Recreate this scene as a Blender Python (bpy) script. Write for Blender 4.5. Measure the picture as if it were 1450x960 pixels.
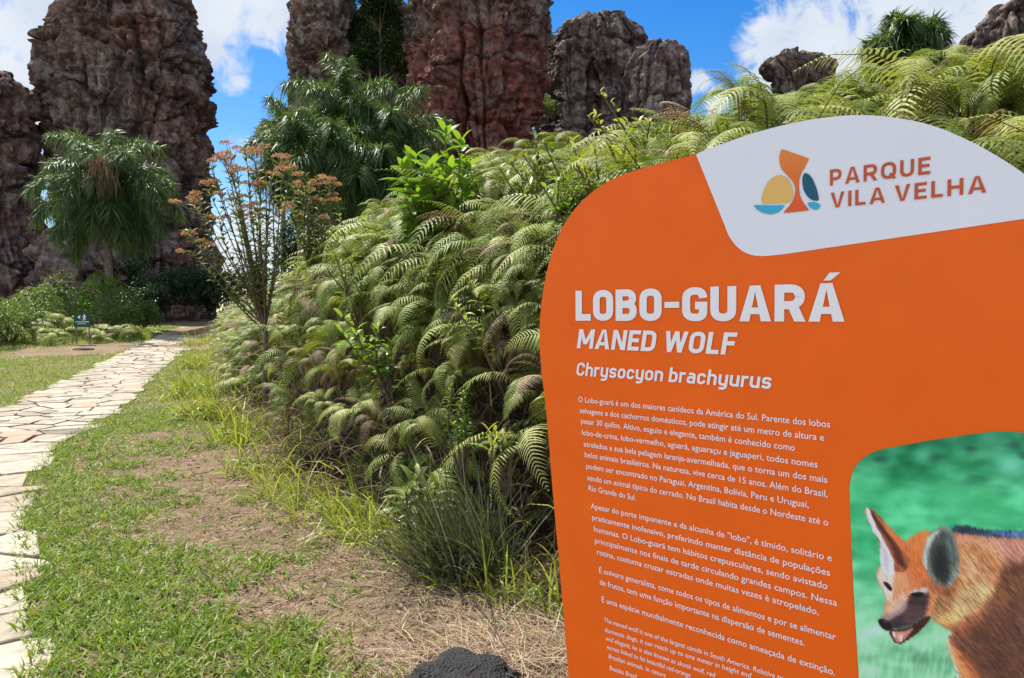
import bpy, bmesh, math, random
import numpy as np
from mathutils import Vector, Matrix, Euler

for o in list(bpy.data.objects):
    bpy.data.objects.remove(o)
SC = bpy.context.scene
COL = SC.collection
rng = np.random.default_rng(7)
random.seed(7)
R = math.radians

# ------------------------------------------------------------------ camera
PITCH = R(1.8)
FPX = 26.0 / 36.0 * 1450.0
CAMZ = 1.6
cd = bpy.data.cameras.new('camera')
cd.lens = 26.0
cd.sensor_width = 36.0
cd.sensor_fit = 'HORIZONTAL'
cd.clip_start = 0.05
cd.clip_end = 6000.0
cam = bpy.data.objects.new('camera', cd)
COL.objects.link(cam)
cam.location = (0, 0, CAMZ)
cam.rotation_euler = (math.pi / 2 - PITCH, 0, 0)
SC.camera = cam

# ------------------------------------------------------------------ sky, sun, exposure
SUN_EL = R(57)
SUN_AZ = math.atan2(-0.72, 0.69)          # clockwise from +Y
SUN_DIR = Vector((math.sin(SUN_AZ) * math.cos(SUN_EL), math.cos(SUN_AZ) * math.cos(SUN_EL), math.sin(SUN_EL)))
sl = bpy.data.lights.new('sun', 'SUN')
sl.energy = 3.6
sl.angle = R(0.5)
sl.color = (1.0, 0.95, 0.86)
so = bpy.data.objects.new('sun', sl)
COL.objects.link(so)
so.rotation_euler = SUN_DIR.to_track_quat('Z', 'Y').to_euler()
so.location = (-20, 20, 60)

SC.view_settings.view_transform = 'Standard'
SC.view_settings.look = 'None'
SC.view_settings.gamma = 1
SC.view_settings.use_curve_mapping = False
SC.view_settings.exposure = 1.42

W = bpy.data.worlds.new('World')
SC.world = W
W.use_nodes = True
wn = W.node_tree.nodes
wl = W.node_tree.links
wn.clear()
w_out = wn.new('ShaderNodeOutputWorld')
w_bg = wn.new('ShaderNodeBackground')
w_bg.inputs['Strength'].default_value = 0.14
sky = wn.new('ShaderNodeTexSky')
sky.sky_type = 'NISHITA'
sky.sun_disc = False
sky.sun_elevation = SUN_EL
sky.sun_rotation = SUN_AZ
sky.air_density = 1.0
sky.dust_density = 0.3
sky.ozone_density = 1.6
hs = wn.new('ShaderNodeHueSaturation')
hs.inputs['Hue'].default_value = 0.508
hs.inputs['Saturation'].default_value = 1.5
hs.inputs['Value'].default_value = 0.45
wl.new(sky.outputs[0], hs.inputs['Color'])
w_tc = wn.new('ShaderNodeTexCoord')


def wmath(op, a, b=None, clamp=False):
    n = wn.new('ShaderNodeMath')
    n.operation = op
    n.use_clamp = clamp
    for i, v in enumerate((a, b)):
        if v is None:
            continue
        if isinstance(v, (int, float)):
            n.inputs[i].default_value = v
        else:
            wl.new(v, n.inputs[i])
    return n.outputs[0]


def cam_ray(u, v):
    d = Vector(((u - 725) / FPX, 1.0, -(v - 480) / FPX))
    c, s = math.cos(PITCH), math.sin(PITCH)
    return Vector((d.x, d.y * c + d.z * s, -d.y * s + d.z * c))


def cloud_blob(u, v, rad, soft):
    d = cam_ray(u, v).normalized()
    dt = wn.new('ShaderNodeVectorMath')
    dt.operation = 'DOT_PRODUCT'
    wl.new(w_tc.outputs['Generated'], dt.inputs[0])
    dt.inputs[1].default_value = d
    ac = wmath('ARCCOSINE', dt.outputs['Value'])
    mr = wn.new('ShaderNodeMapRange')
    mr.interpolation_type = 'SMOOTHSTEP'
    mr.inputs['From Min'].default_value = R(rad + soft)
    mr.inputs['From Max'].default_value = R(max(rad - soft, 0.0))
    wl.new(ac, mr.inputs['Value'])
    return mr.outputs[0]


w_n1 = wn.new('ShaderNodeTexNoise')
w_n1.inputs['Scale'].default_value = 7.0
w_n1.inputs['Detail'].default_value = 9.0
w_n1.inputs['Roughness'].default_value = 0.6
w_n1.inputs['Distortion'].default_value = 0.4
wl.new(w_tc.outputs['Generated'], w_n1.inputs['Vector'])
blobs = None
# the cumulus banks over this valley, by direction
for (u, v, r_, s_) in [(10, 40, 8, 3.5), (-120, 120, 9, 4), (285, -10, 4.6, 2.2), (370, -15, 4.0, 1.8), (318, 85, 1.4, 2.2), (335, 120, 0.6, 1.6), (345, 208, 1.0, 1.9),
                       (350, 335, 3.0, 1.8), (1160, 35, 5.2, 2.2), (1260, 40, 7.0, 2.6), (1400, -20, 8, 3), (1110, 85, 2.6, 1.6),
                       (985, 118, 0.5, 1.5), (1012, 150, 0.6, 1.6), (1600, 60, 8, 4), (700, -560, 15, 7), (-200, -500, 16, 8), (300, -900, 18, 8)]:
    b = cloud_blob(u, v, r_, s_)
    blobs = b if blobs is None else wmath('MAXIMUM', blobs, b)
# broken cloud over the unseen sky behind the viewer, added for soft fill light
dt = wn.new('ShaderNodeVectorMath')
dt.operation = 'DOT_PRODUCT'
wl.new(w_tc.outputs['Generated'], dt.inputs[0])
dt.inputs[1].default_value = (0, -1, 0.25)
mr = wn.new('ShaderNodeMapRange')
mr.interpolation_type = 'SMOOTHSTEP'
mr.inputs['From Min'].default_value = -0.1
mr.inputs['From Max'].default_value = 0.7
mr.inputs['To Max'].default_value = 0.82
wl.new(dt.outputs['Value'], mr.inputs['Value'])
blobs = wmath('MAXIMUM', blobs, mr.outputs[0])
nn = wmath('MULTIPLY', wmath('SUBTRACT', w_n1.outputs['Fac'], 0.5), 2.1)
w_n3 = wn.new('ShaderNodeTexNoise')
w_n3.inputs['Scale'].default_value = 26.0
w_n3.inputs['Detail'].default_value = 8.0
w_n3.inputs['Roughness'].default_value = 0.62
w_n3.inputs['Distortion'].default_value = 0.8
wl.new(w_tc.outputs['Generated'], w_n3.inputs['Vector'])
nn = wmath('ADD', nn, wmath('MULTIPLY', wmath('SUBTRACT', w_n3.outputs['Fac'], 0.5), 1.5))
cm = wmath('ADD', wmath('SUBTRACT', blobs, 0.45), nn)
mr2 = wn.new('ShaderNodeMapRange')
mr2.interpolation_type = 'SMOOTHSTEP'
mr2.inputs['From Min'].default_value = -0.02
mr2.inputs['From Max'].default_value = 0.55
wl.new(cm, mr2.inputs['Value'])
w_n2 = wn.new('ShaderNodeTexNoise')
w_n2.inputs['Scale'].default_value = 5.0
w_n2.inputs['Detail'].default_value = 5.0
wl.new(w_tc.outputs['Generated'], w_n2.inputs['Vector'])
cr = wn.new('ShaderNodeValToRGB')
cr.color_ramp.elements[0].position = 0.35
cr.color_ramp.elements[0].color = (1.7, 1.95, 2.35, 1)
cr.color_ramp.elements[1].position = 0.62
cr.color_ramp.elements[1].color = (2.45, 2.52, 2.62, 1)
wl.new(w_n2.outputs['Fac'], cr.inputs['Fac'])
mx = wn.new('ShaderNodeMix')
mx.data_type = 'RGBA'
wl.new(mr2.outputs[0], mx.inputs[0])
wl.new(hs.outputs[0], mx.inputs[6])
# unseen sun-facing clouds behind the viewer, brightened to lift the shade
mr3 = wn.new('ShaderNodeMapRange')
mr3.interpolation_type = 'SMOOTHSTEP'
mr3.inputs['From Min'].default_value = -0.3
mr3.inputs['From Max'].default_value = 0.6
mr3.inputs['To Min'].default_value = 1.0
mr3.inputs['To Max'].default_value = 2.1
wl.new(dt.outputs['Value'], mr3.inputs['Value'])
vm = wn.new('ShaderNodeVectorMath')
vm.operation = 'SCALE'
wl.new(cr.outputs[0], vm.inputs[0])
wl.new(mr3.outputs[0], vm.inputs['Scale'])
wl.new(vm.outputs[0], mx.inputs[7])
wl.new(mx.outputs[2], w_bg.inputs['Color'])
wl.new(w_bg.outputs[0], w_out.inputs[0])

SC.render.engine = 'CYCLES'
SC.render.resolution_x = 1024
SC.render.resolution_y = 678
SC.cycles.max_bounces = 6
SC.cycles.diffuse_bounces = 3
SC.cycles.transmission_bounces = 4
SC.cycles.transparent_max_bounces = 6


# ------------------------------------------------------------------ helpers
def px(u, v, d):
    """point seen at photo pixel (u, v), d metres in front of the viewer"""
    r = cam_ray(u, v)
    return Vector((r.x * d, r.y * d, CAMZ + r.z * d))


def sstep(a, b, x):
    t = np.clip((np.asarray(x, float) - a) / (b - a), 0, 1)
    return t * t * (3 - 2 * t)


_perm = np.random.default_rng(3).permutation(512)
_perm = np.concatenate([_perm, _perm, _perm])
_gr = np.random.default_rng(4).normal(size=(512, 3))
_gr /= np.linalg.norm(_gr, axis=1)[:, None]


def pnoise(p):
    p = np.asarray(p, float)
    i = np.floor(p).astype(int)
    f = p - i
    i &= 511
    w = f * f * f * (f * (f * 6 - 15) + 10)
    out = 0
    for dx in (0, 1):
        for dy in (0, 1):
            for dz in (0, 1):
                h = _perm[_perm[_perm[(i[:, 0] + dx) & 511] + ((i[:, 1] + dy) & 511)] + ((i[:, 2] + dz) & 511)] & 511
                g = _gr[h]
                dd = g[:, 0] * (f[:, 0] - dx) + g[:, 1] * (f[:, 1] - dy) + g[:, 2] * (f[:, 2] - dz)
                wx = w[:, 0] if dx else 1 - w[:, 0]
                wy = w[:, 1] if dy else 1 - w[:, 1]
                wz = w[:, 2] if dz else 1 - w[:, 2]
                out = out + dd * wx * wy * wz
    return out * 1.5


def fbm(p, oct=4, gain=0.5, ridged=False):
    p = np.asarray(p, float)
    a, s, t = 1.0, 0.0, 0.0
    for k in range(oct):
        n = pnoise(p * 2 ** k + 17.3 * k)
        s = s + a * ((1 - 2 * np.abs(n)) if ridged else n)
        t += a
        a *= gain
    return s / t


def np_mesh(name, V, F, rnd=None, mats=(), mi=None, smooth=False, uv=None):
    V = np.asarray(V, np.float32)
    F = np.asarray(F, np.int32)
    me = bpy.data.meshes.new(name)
    n, k = F.shape
    me.vertices.add(len(V))
    me.vertices.foreach_set('co', V.ravel())
    me.loops.add(n * k)
    me.loops.foreach_set('vertex_index', F.ravel())
    me.polygons.add(n)
    me.polygons.foreach_set('loop_start', np.arange(0, n * k, k, dtype=np.int32))
    if mi is not None:
        me.polygons.foreach_set('material_index', np.asarray(mi, np.int32))
    me.polygons.foreach_set('use_smooth', np.full(n, smooth, bool))
    if rnd is not None:
        at = me.attributes.new('rnd', 'FLOAT', 'POINT')
        at.data.foreach_set('value', np.asarray(rnd, np.float32))
    for m in mats:
        me.materials.append(m)
    me.update(calc_edges=True)
    return me


class Geo:
    """collects quads (tris are quads with a repeated corner avoided) with a random value per vertex"""
    def __init__(self):
        self.V, self.F, self.A, self.M, self.n = [], [], [], [], 0

    def add(self, V, F, rnd=0.5, mi=0):
        V = np.asarray(V, float).reshape(-1, 3)
        F = np.asarray(F, int)
        self.V.append(V)
        self.F.append(F + self.n)
        self.A.append(np.broadcast_to(np.asarray(rnd, float), (len(V),)))
        self.M.append(np.full(len(F), mi))
        self.n += len(V)

    def mesh(self, name, mats, smooth=False):
        return np_mesh(name, np.concatenate(self.V), np.concatenate(self.F), np.concatenate(self.A), mats,
                       np.concatenate(self.M), smooth)

    def tube(self, pts, radii, sides=6, rnd=0.5, mi=0):
        pts = [Vector(p) for p in pts]
        V, F = [], []
        up = Vector((0.31, 0.2, 0.93))
        for i, p in enumerate(pts):
            t = (pts[min(i + 1, len(pts) - 1)] - pts[max(i - 1, 0)]).normalized()
            a = t.cross(up)
            if a.length < 0.05:
                a = t.cross(Vector((1, 0, 0)))
            a.normalize()
            b = t.cross(a)
            for k in range(sides):
                an = 2 * math.pi * k / sides
                V.append(p + (a * math.cos(an) + b * math.sin(an)) * radii[i])
        for i in range(len(pts) - 1):
            for k in range(sides):
                k2 = (k + 1) % sides
                F.append((i * sides + k, i * sides + k2, (i + 1) * sides + k2, (i + 1) * sides + k))
        self.add([tuple(v) for v in V], F, rnd, mi)

    def leaves(self, B, D, L, Wd, fold=0.25, droop=0.0, rnd=None, mi=0, nrm=None):
        """lance leaves: base B (n,3), direction D, length L, width Wd: a six-point folded blade, two quads"""
        B = np.asarray(B, float)
        n = len(B)
        D = np.asarray(D, float)
        D = D / (np.linalg.norm(D, axis=1)[:, None] + 1e-9)
        if nrm is None:
            nrm = np.array([0, 0, 1.0]) + rng.normal(0, 0.35, (n, 3))
        S = np.cross(D, nrm)
        S /= np.linalg.norm(S, axis=1)[:, None] + 1e-9
        N = np.cross(S, D)
        L = np.broadcast_to(np.asarray(L, float), (n,))[:, None]
        Wd = np.broadcast_to(np.asarray(Wd, float), (n,))[:, None]
        dz = np.array([0, 0, -1.0]) * droop * L
        v0 = B
        m = B + D * L * 0.45 + dz * 0.25
        v1 = m + S * Wd * 0.5 + N * Wd * fold
        v2 = m
        v3 = m - S * Wd * 0.5 + N * Wd * fold
        v4 = B + D * L + dz
        V = np.stack([v0, v1, v2, v3, v4], 1).reshape(-1, 3)
        b = (np.arange(n) * 5)[:, None]
        F = np.concatenate([b + np.array([[0, 1, 4, 2]]), b + np.array([[0, 2, 4, 3]])])
        if rnd is None:
            rnd = rng.random(n)
        self.add(V, F, np.repeat(rnd, 5), mi)

    def blades(self, B, D, L, Wd, curve=0.5, nseg=3, rnd=None, mi=0):
        """grass blades: ribbon from B starting along D, bending down with curve"""
        B = np.asarray(B, float)
        n = len(B)
        D = np.asarray(D, float)
        D = D / (np.linalg.norm(D, axis=1)[:, None] + 1e-9)
        L = np.broadcast_to(np.asarray(L, float), (n,))[:, None]
        Wd = np.broadcast_to(np.asarray(Wd, float), (n,))[:, None]
        cv = np.broadcast_to(np.asarray(curve, float), (n,))[:, None]
        S = np.cross(D, np.array([0, 0, 1.0]) + rng.normal(0, 0.4, (n, 3)))
        S /= np.linalg.norm(S, axis=1)[:, None] + 1e-9
        rows = []
        for k in range(nseg + 1):
            t = k / nseg
            c = B + D * L * t + np.array([0, 0, -1.0]) * L * cv * t * t
            w = Wd * (0.5 * (1 - t ** 1.8) + 0.03) * (0.75 + 0.25 * min(1, t * 3))
            rows += [c - S * w, c + S * w]
        V = np.stack(rows, 1).reshape(-1, 3)
        m = 2 * (nseg + 1)
        b = (np.arange(n) * m)[:, None]
        F = np.concatenate([b + np.array([[2 * k, 2 * k + 1, 2 * k + 3, 2 * k + 2]]) for k in range(nseg)])
        if rnd is None:
            rnd = rng.random(n)
        self.add(V, F, np.repeat(rnd, m), mi)


def obj(name, me, parent=None, loc=(0, 0, 0), rot=(0, 0, 0), scale=None):
    o = bpy.data.objects.new(name, me)
    COL.objects.link(o)
    o.location = loc
    o.rotation_euler = rot
    if scale is not None:
        o.scale = (scale,) * 3 if isinstance(scale, (int, float)) else scale
    if parent is not None:
        o.parent = parent
    return o


def thing(name, label, cat, loc=(0, 0, 0), rz=0.0, group=None):
    o = bpy.data.objects.new(name, None)
    o.empty_display_size = 0.2
    COL.objects.link(o)
    o.location = loc
    o.rotation_euler = (0, 0, rz)
    return tag(o, label, cat, group)


def tag(o, label=None, cat=None, group=None, kind=None):
    if label:
        o['label'] = label
    if cat:
        o['category'] = cat
    if group:
        o['group'] = group
    if kind:
        o['kind'] = kind
    return o


def dup(root, loc, rz, label, scale=1.0, group=None):
    r = root.copy()
    COL.objects.link(r)
    r.location = loc
    r.rotation_euler = (0, 0, rz)
    r.scale = (scale,) * 3 if isinstance(scale, (int, float)) else scale
    r['label'] = label
    if group:
        r['group'] = group
    for ch in list(root.children):
        c = ch.copy()
        COL.objects.link(c)
        c.parent = r
    return r


# ------------------------------------------------------------------ materials
class NT:
    def __init__(self, name):
        self.m = bpy.data.materials.new(name)
        self.m.use_nodes = True
        self.n = self.m.node_tree.nodes
        self.l = self.m.node_tree.links
        self.n.clear()
        self.out = self.n.new('ShaderNodeOutputMaterial')
        self.tc = self.n.new('ShaderNodeTexCoord')

    def new(self, t, **kw):
        n = self.n.new(t)
        for k, v in kw.items():
            setattr(n, k, v)
        return n

    def put(self, sock, v):
        if isinstance(v, bpy.types.NodeSocket):
            self.l.new(v, sock)
        elif v is not None:
            sock.default_value = v

    def math(self, op, a, b=None, clamp=False):
        n = self.new('ShaderNodeMath', operation=op, use_clamp=clamp)
        self.put(n.inputs[0], a)
        if b is not None:
            self.put(n.inputs[1], b)
        return n.outputs[0]

    def noise(self, scale, detail=4, rough=0.55, vec=None, dist=0.0, mapping=None):
        n = self.new('ShaderNodeTexNoise')
        v = vec or self.tc.outputs['Object']
        if mapping:
            mp = self.new('ShaderNodeMapping')
            mp.inputs['Scale'].default_value = mapping
            self.l.new(v, mp.inputs['Vector'])
            v = mp.outputs[0]
        self.l.new(v, n.inputs['Vector'])
        n.inputs['Scale'].default_value = scale
        n.inputs['Detail'].default_value = detail
        n.inputs['Roughness'].default_value = rough
        n.inputs['Distortion'].default_value = dist
        return n.outputs['Fac']

    def ramp(self, fac, stops, interp='LINEAR'):
        n = self.new('ShaderNodeValToRGB')
        cr = n.color_ramp
        cr.interpolation = interp
        while len(cr.elements) < len(stops):
            cr.elements.new(0.5)
        for e, (p, c) in zip(cr.elements, stops):
            e.position = p
            e.color = (c[0], c[1], c[2], 1) if not isinstance(c, (int, float)) else (c, c, c, 1)
        self.l.new(fac, n.inputs['Fac'])
        return n.outputs['Color']

    def mix(self, fac, a, b, blend='MIX'):
        n = self.new('ShaderNodeMix', data_type='RGBA', blend_type=blend)
        self.put(n.inputs[0], fac)
        for i, v in ((6, a), (7, b)):
            if isinstance(v, tuple):
                v = (v[0], v[1], v[2], 1)
            self.put(n.inputs[i], v)
        return n.outputs[2]

    def bump(self, h, strength=0.5, dist=0.02):
        n = self.new('ShaderNodeBump')
        n.inputs['Strength'].default_value = strength
        n.inputs['Distance'].default_value = dist
        self.l.new(h, n.inputs['Height'])
        return n.outputs['Normal']

    def surf(self, col, rough=0.8, spec=0.3, normal=None, transl=0.0, tcol=None):
        p = self.new('ShaderNodeBsdfPrincipled')
        self.put(p.inputs['Base Color'], (col[0], col[1], col[2], 1) if isinstance(col, tuple) else col)
        self.put(p.inputs['Roughness'], rough)
        self.put(p.inputs['Specular IOR Level'], spec)
        if normal is not None:
            self.l.new(normal, p.inputs['Normal'])
        o = p.outputs[0]
        if transl > 0:
            t = self.new('ShaderNodeBsdfTranslucent')
            self.put(t.inputs['Color'], tcol if tcol is not None else ((col[0], col[1], col[2], 1) if isinstance(col, tuple) else col))
            mxs = self.new('ShaderNodeMixShader')
            mxs.inputs[0].default_value = transl
            self.l.new(o, mxs.inputs[1])
            self.l.new(t.outputs[0], mxs.inputs[2])
            o = mxs.outputs[0]
        self.l.new(o, self.out.inputs['Surface'])
        return self.m


def leaf_mat(name, stops, rough=0.45, spec=0.35, transl=0.35, objw=0.5, tint=(1.25, 1.3, 0.6)):
    t = NT(name)
    at = t.new('ShaderNodeAttribute', attribute_name='rnd')
    oi = t.new('ShaderNodeObjectInfo')
    f = t.math('ADD', t.math('MULTIPLY', at.outputs['Fac'], 1 - objw), t.math('MULTIPLY', oi.outputs['Random'], objw))
    col = t.ramp(f, stops)
    tc = t.mix(1.0, col, tint, 'MULTIPLY')
    return t.surf(col, rough, spec, None, transl, tc)


def plain_mat(name, col, rough=0.6, spec=0.3, var=0.15, scale=6.0, bump=0.0):
    t = NT(name)
    n = t.noise(scale, 5)
    lo = tuple(c * (1 - var) for c in col)
    hi = tuple(min(1, c * (1 + var)) for c in col)
    c = t.ramp(n, [(0.3, lo), (0.7, hi)])
    nb = t.bump(t.noise(scale * 6, 4), bump, 0.01) if bump > 0 else None
    return t.surf(c, rough, spec, nb)


# ------------------------------------------------------------------ terrain
def base_g(x, y):
    x = np.asarray(x, float)
    y = np.asarray(y, float)
    z = 0.85 * sstep(14, 50, y) - 0.6 * sstep(70, 300, y)
    z = z + 0.25 * sstep(20, 32, y) * sstep(-9, -16, x - 0.0 * y) * sstep(-40, -22, x)
    return z


def G(u, v):
    """where the viewer's ray through photo pixel (u, v) meets the open ground"""
    r = cam_ray(u, v)
    lo, hi = 0.5, 300.0
    for _ in range(60):
        m = (lo + hi) / 2
        if CAMZ + r.z * m > float(base_g(r.x * m, r.y * m)):
            lo = m
        else:
            hi = m
    return Vector((r.x * lo, r.y * lo, float(base_g(r.x * lo, r.y * lo))))


# front edge of the fern bank: ground points and the bank's height there
EDGE = []
for (u, v, h) in [(303, 463, 2.1), (297, 500, 2.3), (303, 545, 2.8), (345, 610, 3.7), (402, 688, 3.85), (492, 740, 3.6), (610, 783, 3.5), (706, 806, 3.75), (800, 845, 3.92)]:
    g = G(u, v)
    EDGE.append((g.x, g.y, h))
EDGE += [(1.3, 3.55, 3.86), (2.6, 3.0, 3.84), (4.2, 2.4, 4.25), (7, 1.0, 4.4), (14, -2.0, 4.0)]
EDGE = [(EDGE[0][0] - 2.5, EDGE[0][1] + 8, 1.6)] + EDGE
EDGE = np.array(EDGE)


def bank(x, y):
    """signed distance inside the bank, canopy height there"""
    x = np.asarray(x, float)
    y = np.asarray(y, float)
    best = np.full(x.shape, 1e9)
    hh = np.zeros(x.shape)
    sg = np.zeros(x.shape)
    for i in range(len(EDGE) - 1):
        a, b = EDGE[i], EDGE[i + 1]
        dx, dy = b[0] - a[0], b[1] - a[1]
        L2 = dx * dx + dy * dy
        t = np.clip(((x - a[0]) * dx + (y - a[1]) * dy) / L2, 0, 1)
        qx, qy = a[0] + t * dx - x, a[1] + t * dy - y
        d = np.sqrt(qx * qx + qy * qy)
        s = np.sign((x - a[0]) * -dy + (y - a[1]) * dx)
        m = d < best
        best = np.where(m, d, best)
        hh = np.where(m, a[2] + t * (b[2] - a[2]), hh)
        sg = np.where(m, s, sg)
    d = best * sg
    return d, hh


def canopy(d, h):
    dd = np.clip(d, 0, None)
    z = h * (1 - np.exp(-(dd + 0.12) / 1.0)) * np.where(d > -0.12, 1, 0)
    return z * (1 - 0.6 * sstep(9, 22, dd))


def lumps(x, y):
    p = np.stack([np.asarray(x, float).ravel() / 1.1, np.asarray(y, float).ravel() / 1.1, np.zeros(np.size(x))], 1)
    return fbm(p, 3).reshape(np.shape(x))


def ground_z(x, y):
    d, h = bank(x, y)
    c = canopy(d, h)
    m = np.clip(c * 0.80 - 0.75, 0, None) * sstep(0.3, 1.9, d)
    return base_g(x, y) + m


# path: right edge by photo points, the left edge 1.8 m beyond
PR = [(-1.3, -0.4), (-1.75, 1.6)] + [tuple(G(u, v)[:2]) for (u, v) in [(42, 960), (36, 880), (30, 800), (30, 735), (48, 675), (70, 640), (122, 607), (178, 572), (212, 537), (246, 508), (275, 486), (303, 466)]]
PR += [(PR[-1][0] - 2.6, PR[-1][1] + 6), (PR[-1][0] - 7, PR[-1][1] + 11)]
PR = np.array(PR)


def catmull(P, n=12, closed=False):
    P = np.asarray(P, float)
    N = len(P)
    out = []
    rngi = range(N) if closed else range(N - 1)
    for i in rngi:
        if closed:
            p0, p1, p2, p3 = P[i - 1], P[i], P[(i + 1) % N], P[(i + 2) % N]
        else:
            p0, p1, p2, p3 = P[max(i - 1, 0)], P[i], P[i + 1], P[min(i + 2, N - 1)]
        for k in range(n):
            t = k / n
            out.append(0.5 * ((2 * p1) + (-p0 + p2) * t + (2 * p0 - 5 * p1 + 4 * p2 - p3) * t * t + (-p0 + 3 * p1 - 3 * p2 + p3) * t ** 3))
    if not closed:
        out.append(P[-1])
    return np.array(out)


PC = catmull(PR, 14)
seg = np.linalg.norm(np.diff(PC, axis=0), axis=1)
PS = np.concatenate([[0], np.cumsum(seg)])
PT = np.gradient(PC, axis=0)
PT /= np.linalg.norm(PT, axis=1)[:, None]
PNRM = np.stack([-PT[:, 1], PT[:, 0]], 1)
PATH_W = 1.85


def path_xy(s, t):
    x = np.interp(s, PS, PC[:, 0])
    y = np.interp(s, PS, PC[:, 1])
    nx = np.interp(s, PS, PNRM[:, 0])
    ny = np.interp(s, PS, PNRM[:, 1])
    return x + nx * t, y + ny * t


def path_t(x, y):
    """sideways position on the path: 0 at its right edge, PATH_W at its left"""
    x = np.asarray(x, float)
    y = np.asarray(y, float)
    best = np.full(x.shape, 1e9)
    tt = np.zeros(x.shape)
    for i in range(0, len(PC), 2):
        dx, dy = x - PC[i, 0], y - PC[i, 1]
        d = dx * dx + dy * dy
        m = d < best
        best = np.where(m, d, best)
        tt = np.where(m, dx * PNRM[i, 0] + dy * PNRM[i, 1], tt)
    return tt


def on_path(x, y, mg=0.0):
    t = path_t(x, y)
    return (t > -mg) & (t < PATH_W + mg)


# ground sheet: fine near the viewer, reaching the horizon
def axis_pts(lo, hi, f_lo, f_hi, step):
    a = np.arange(f_lo, f_hi, step)
    out = [-lo]
    r = np.geomspace(step, lo + f_lo, 26)
    left = f_lo - r[::-1]
    r2 = np.geomspace(step, hi - f_hi, 26)
    return np.concatenate([left, a, f_hi + r2 - step])


gx = axis_pts(3000, 3000, -9, 6, 0.11)
gy = axis_pts(2500, 3500, 1.5, 17, 0.11)
XX, YY = np.meshgrid(gx, gy)
ZZ = ground_z(XX, YY)
near = sstep(60, 20, np.hypot(XX, YY))
dm, _h = bank(XX, YY)
ZZ = ZZ + near * (0.035 * lumps(XX, YY) + 0.02 * lumps(XX * 4, YY * 4)) * np.where(on_path(XX, YY, 0.1), 0.0, 1.0) - 0.0
ny_, nx_ = XX.shape
V = np.stack([XX.ravel(), YY.ravel(), ZZ.ravel()], 1)
ii = np.arange(ny_ - 1)[:, None] * nx_ + np.arange(nx_ - 1)[None, :]
F = np.stack([ii, ii + 1, ii + nx_ + 1, ii + nx_], -1).reshape(-1, 4)
t = NT('ground_soil')
n1 = t.noise(1.3, 6, 0.6)
n2 = t.noise(14, 6, 0.65)
n3 = t.noise(70, 3, 0.6)
soil = t.ramp(n2, [(0.25, (0.11, 0.066, 0.045)), (0.48, (0.25, 0.16, 0.112)), (0.7, (0.37, 0.255, 0.175))])
litter = t.ramp(n3, [(0.35, (0.14, 0.085, 0.055)), (0.62, (0.40, 0.285, 0.19))])
c = t.mix(0.55, soil, litter)
n4 = t.noise(0.05, 3)
moss = t.mix(t.ramp(n1, [(0.42, 0.0), (0.62, 0.6)]), c, (0.10, 0.115, 0.035))
nb = t.bump(t.math('ADD', n3, t.math('MULTIPLY', n2, 1.5)), 0.9, 0.03)
soil_m = t.surf(moss, 0.95, 0.1, nb)
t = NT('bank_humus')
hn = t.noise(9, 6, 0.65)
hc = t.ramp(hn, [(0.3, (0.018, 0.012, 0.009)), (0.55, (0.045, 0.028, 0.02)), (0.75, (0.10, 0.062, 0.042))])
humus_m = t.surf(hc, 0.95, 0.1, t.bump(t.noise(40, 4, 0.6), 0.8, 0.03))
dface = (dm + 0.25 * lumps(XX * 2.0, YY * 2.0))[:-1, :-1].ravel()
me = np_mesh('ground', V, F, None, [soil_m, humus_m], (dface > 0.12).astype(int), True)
tag(obj('ground', me), kind='structure')


# flagstones of the path: irregular convex stones with dark joints
def clip_poly(poly, nx, ny, c):
    out = []
    for i in range(len(poly)):
        a, b = poly[i], poly[(i + 1) % len(poly)]
        da, db = a[0] * nx + a[1] * ny - c, b[0] * nx + b[1] * ny - c
        if da <= 0:
            out.append(a)
        if (da < 0) != (db < 0) and da != db:
            k = da / (da - db)
            out.append((a[0] + (b[0] - a[0]) * k, a[1] + (b[1] - a[1]) * k))
    return out


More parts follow.
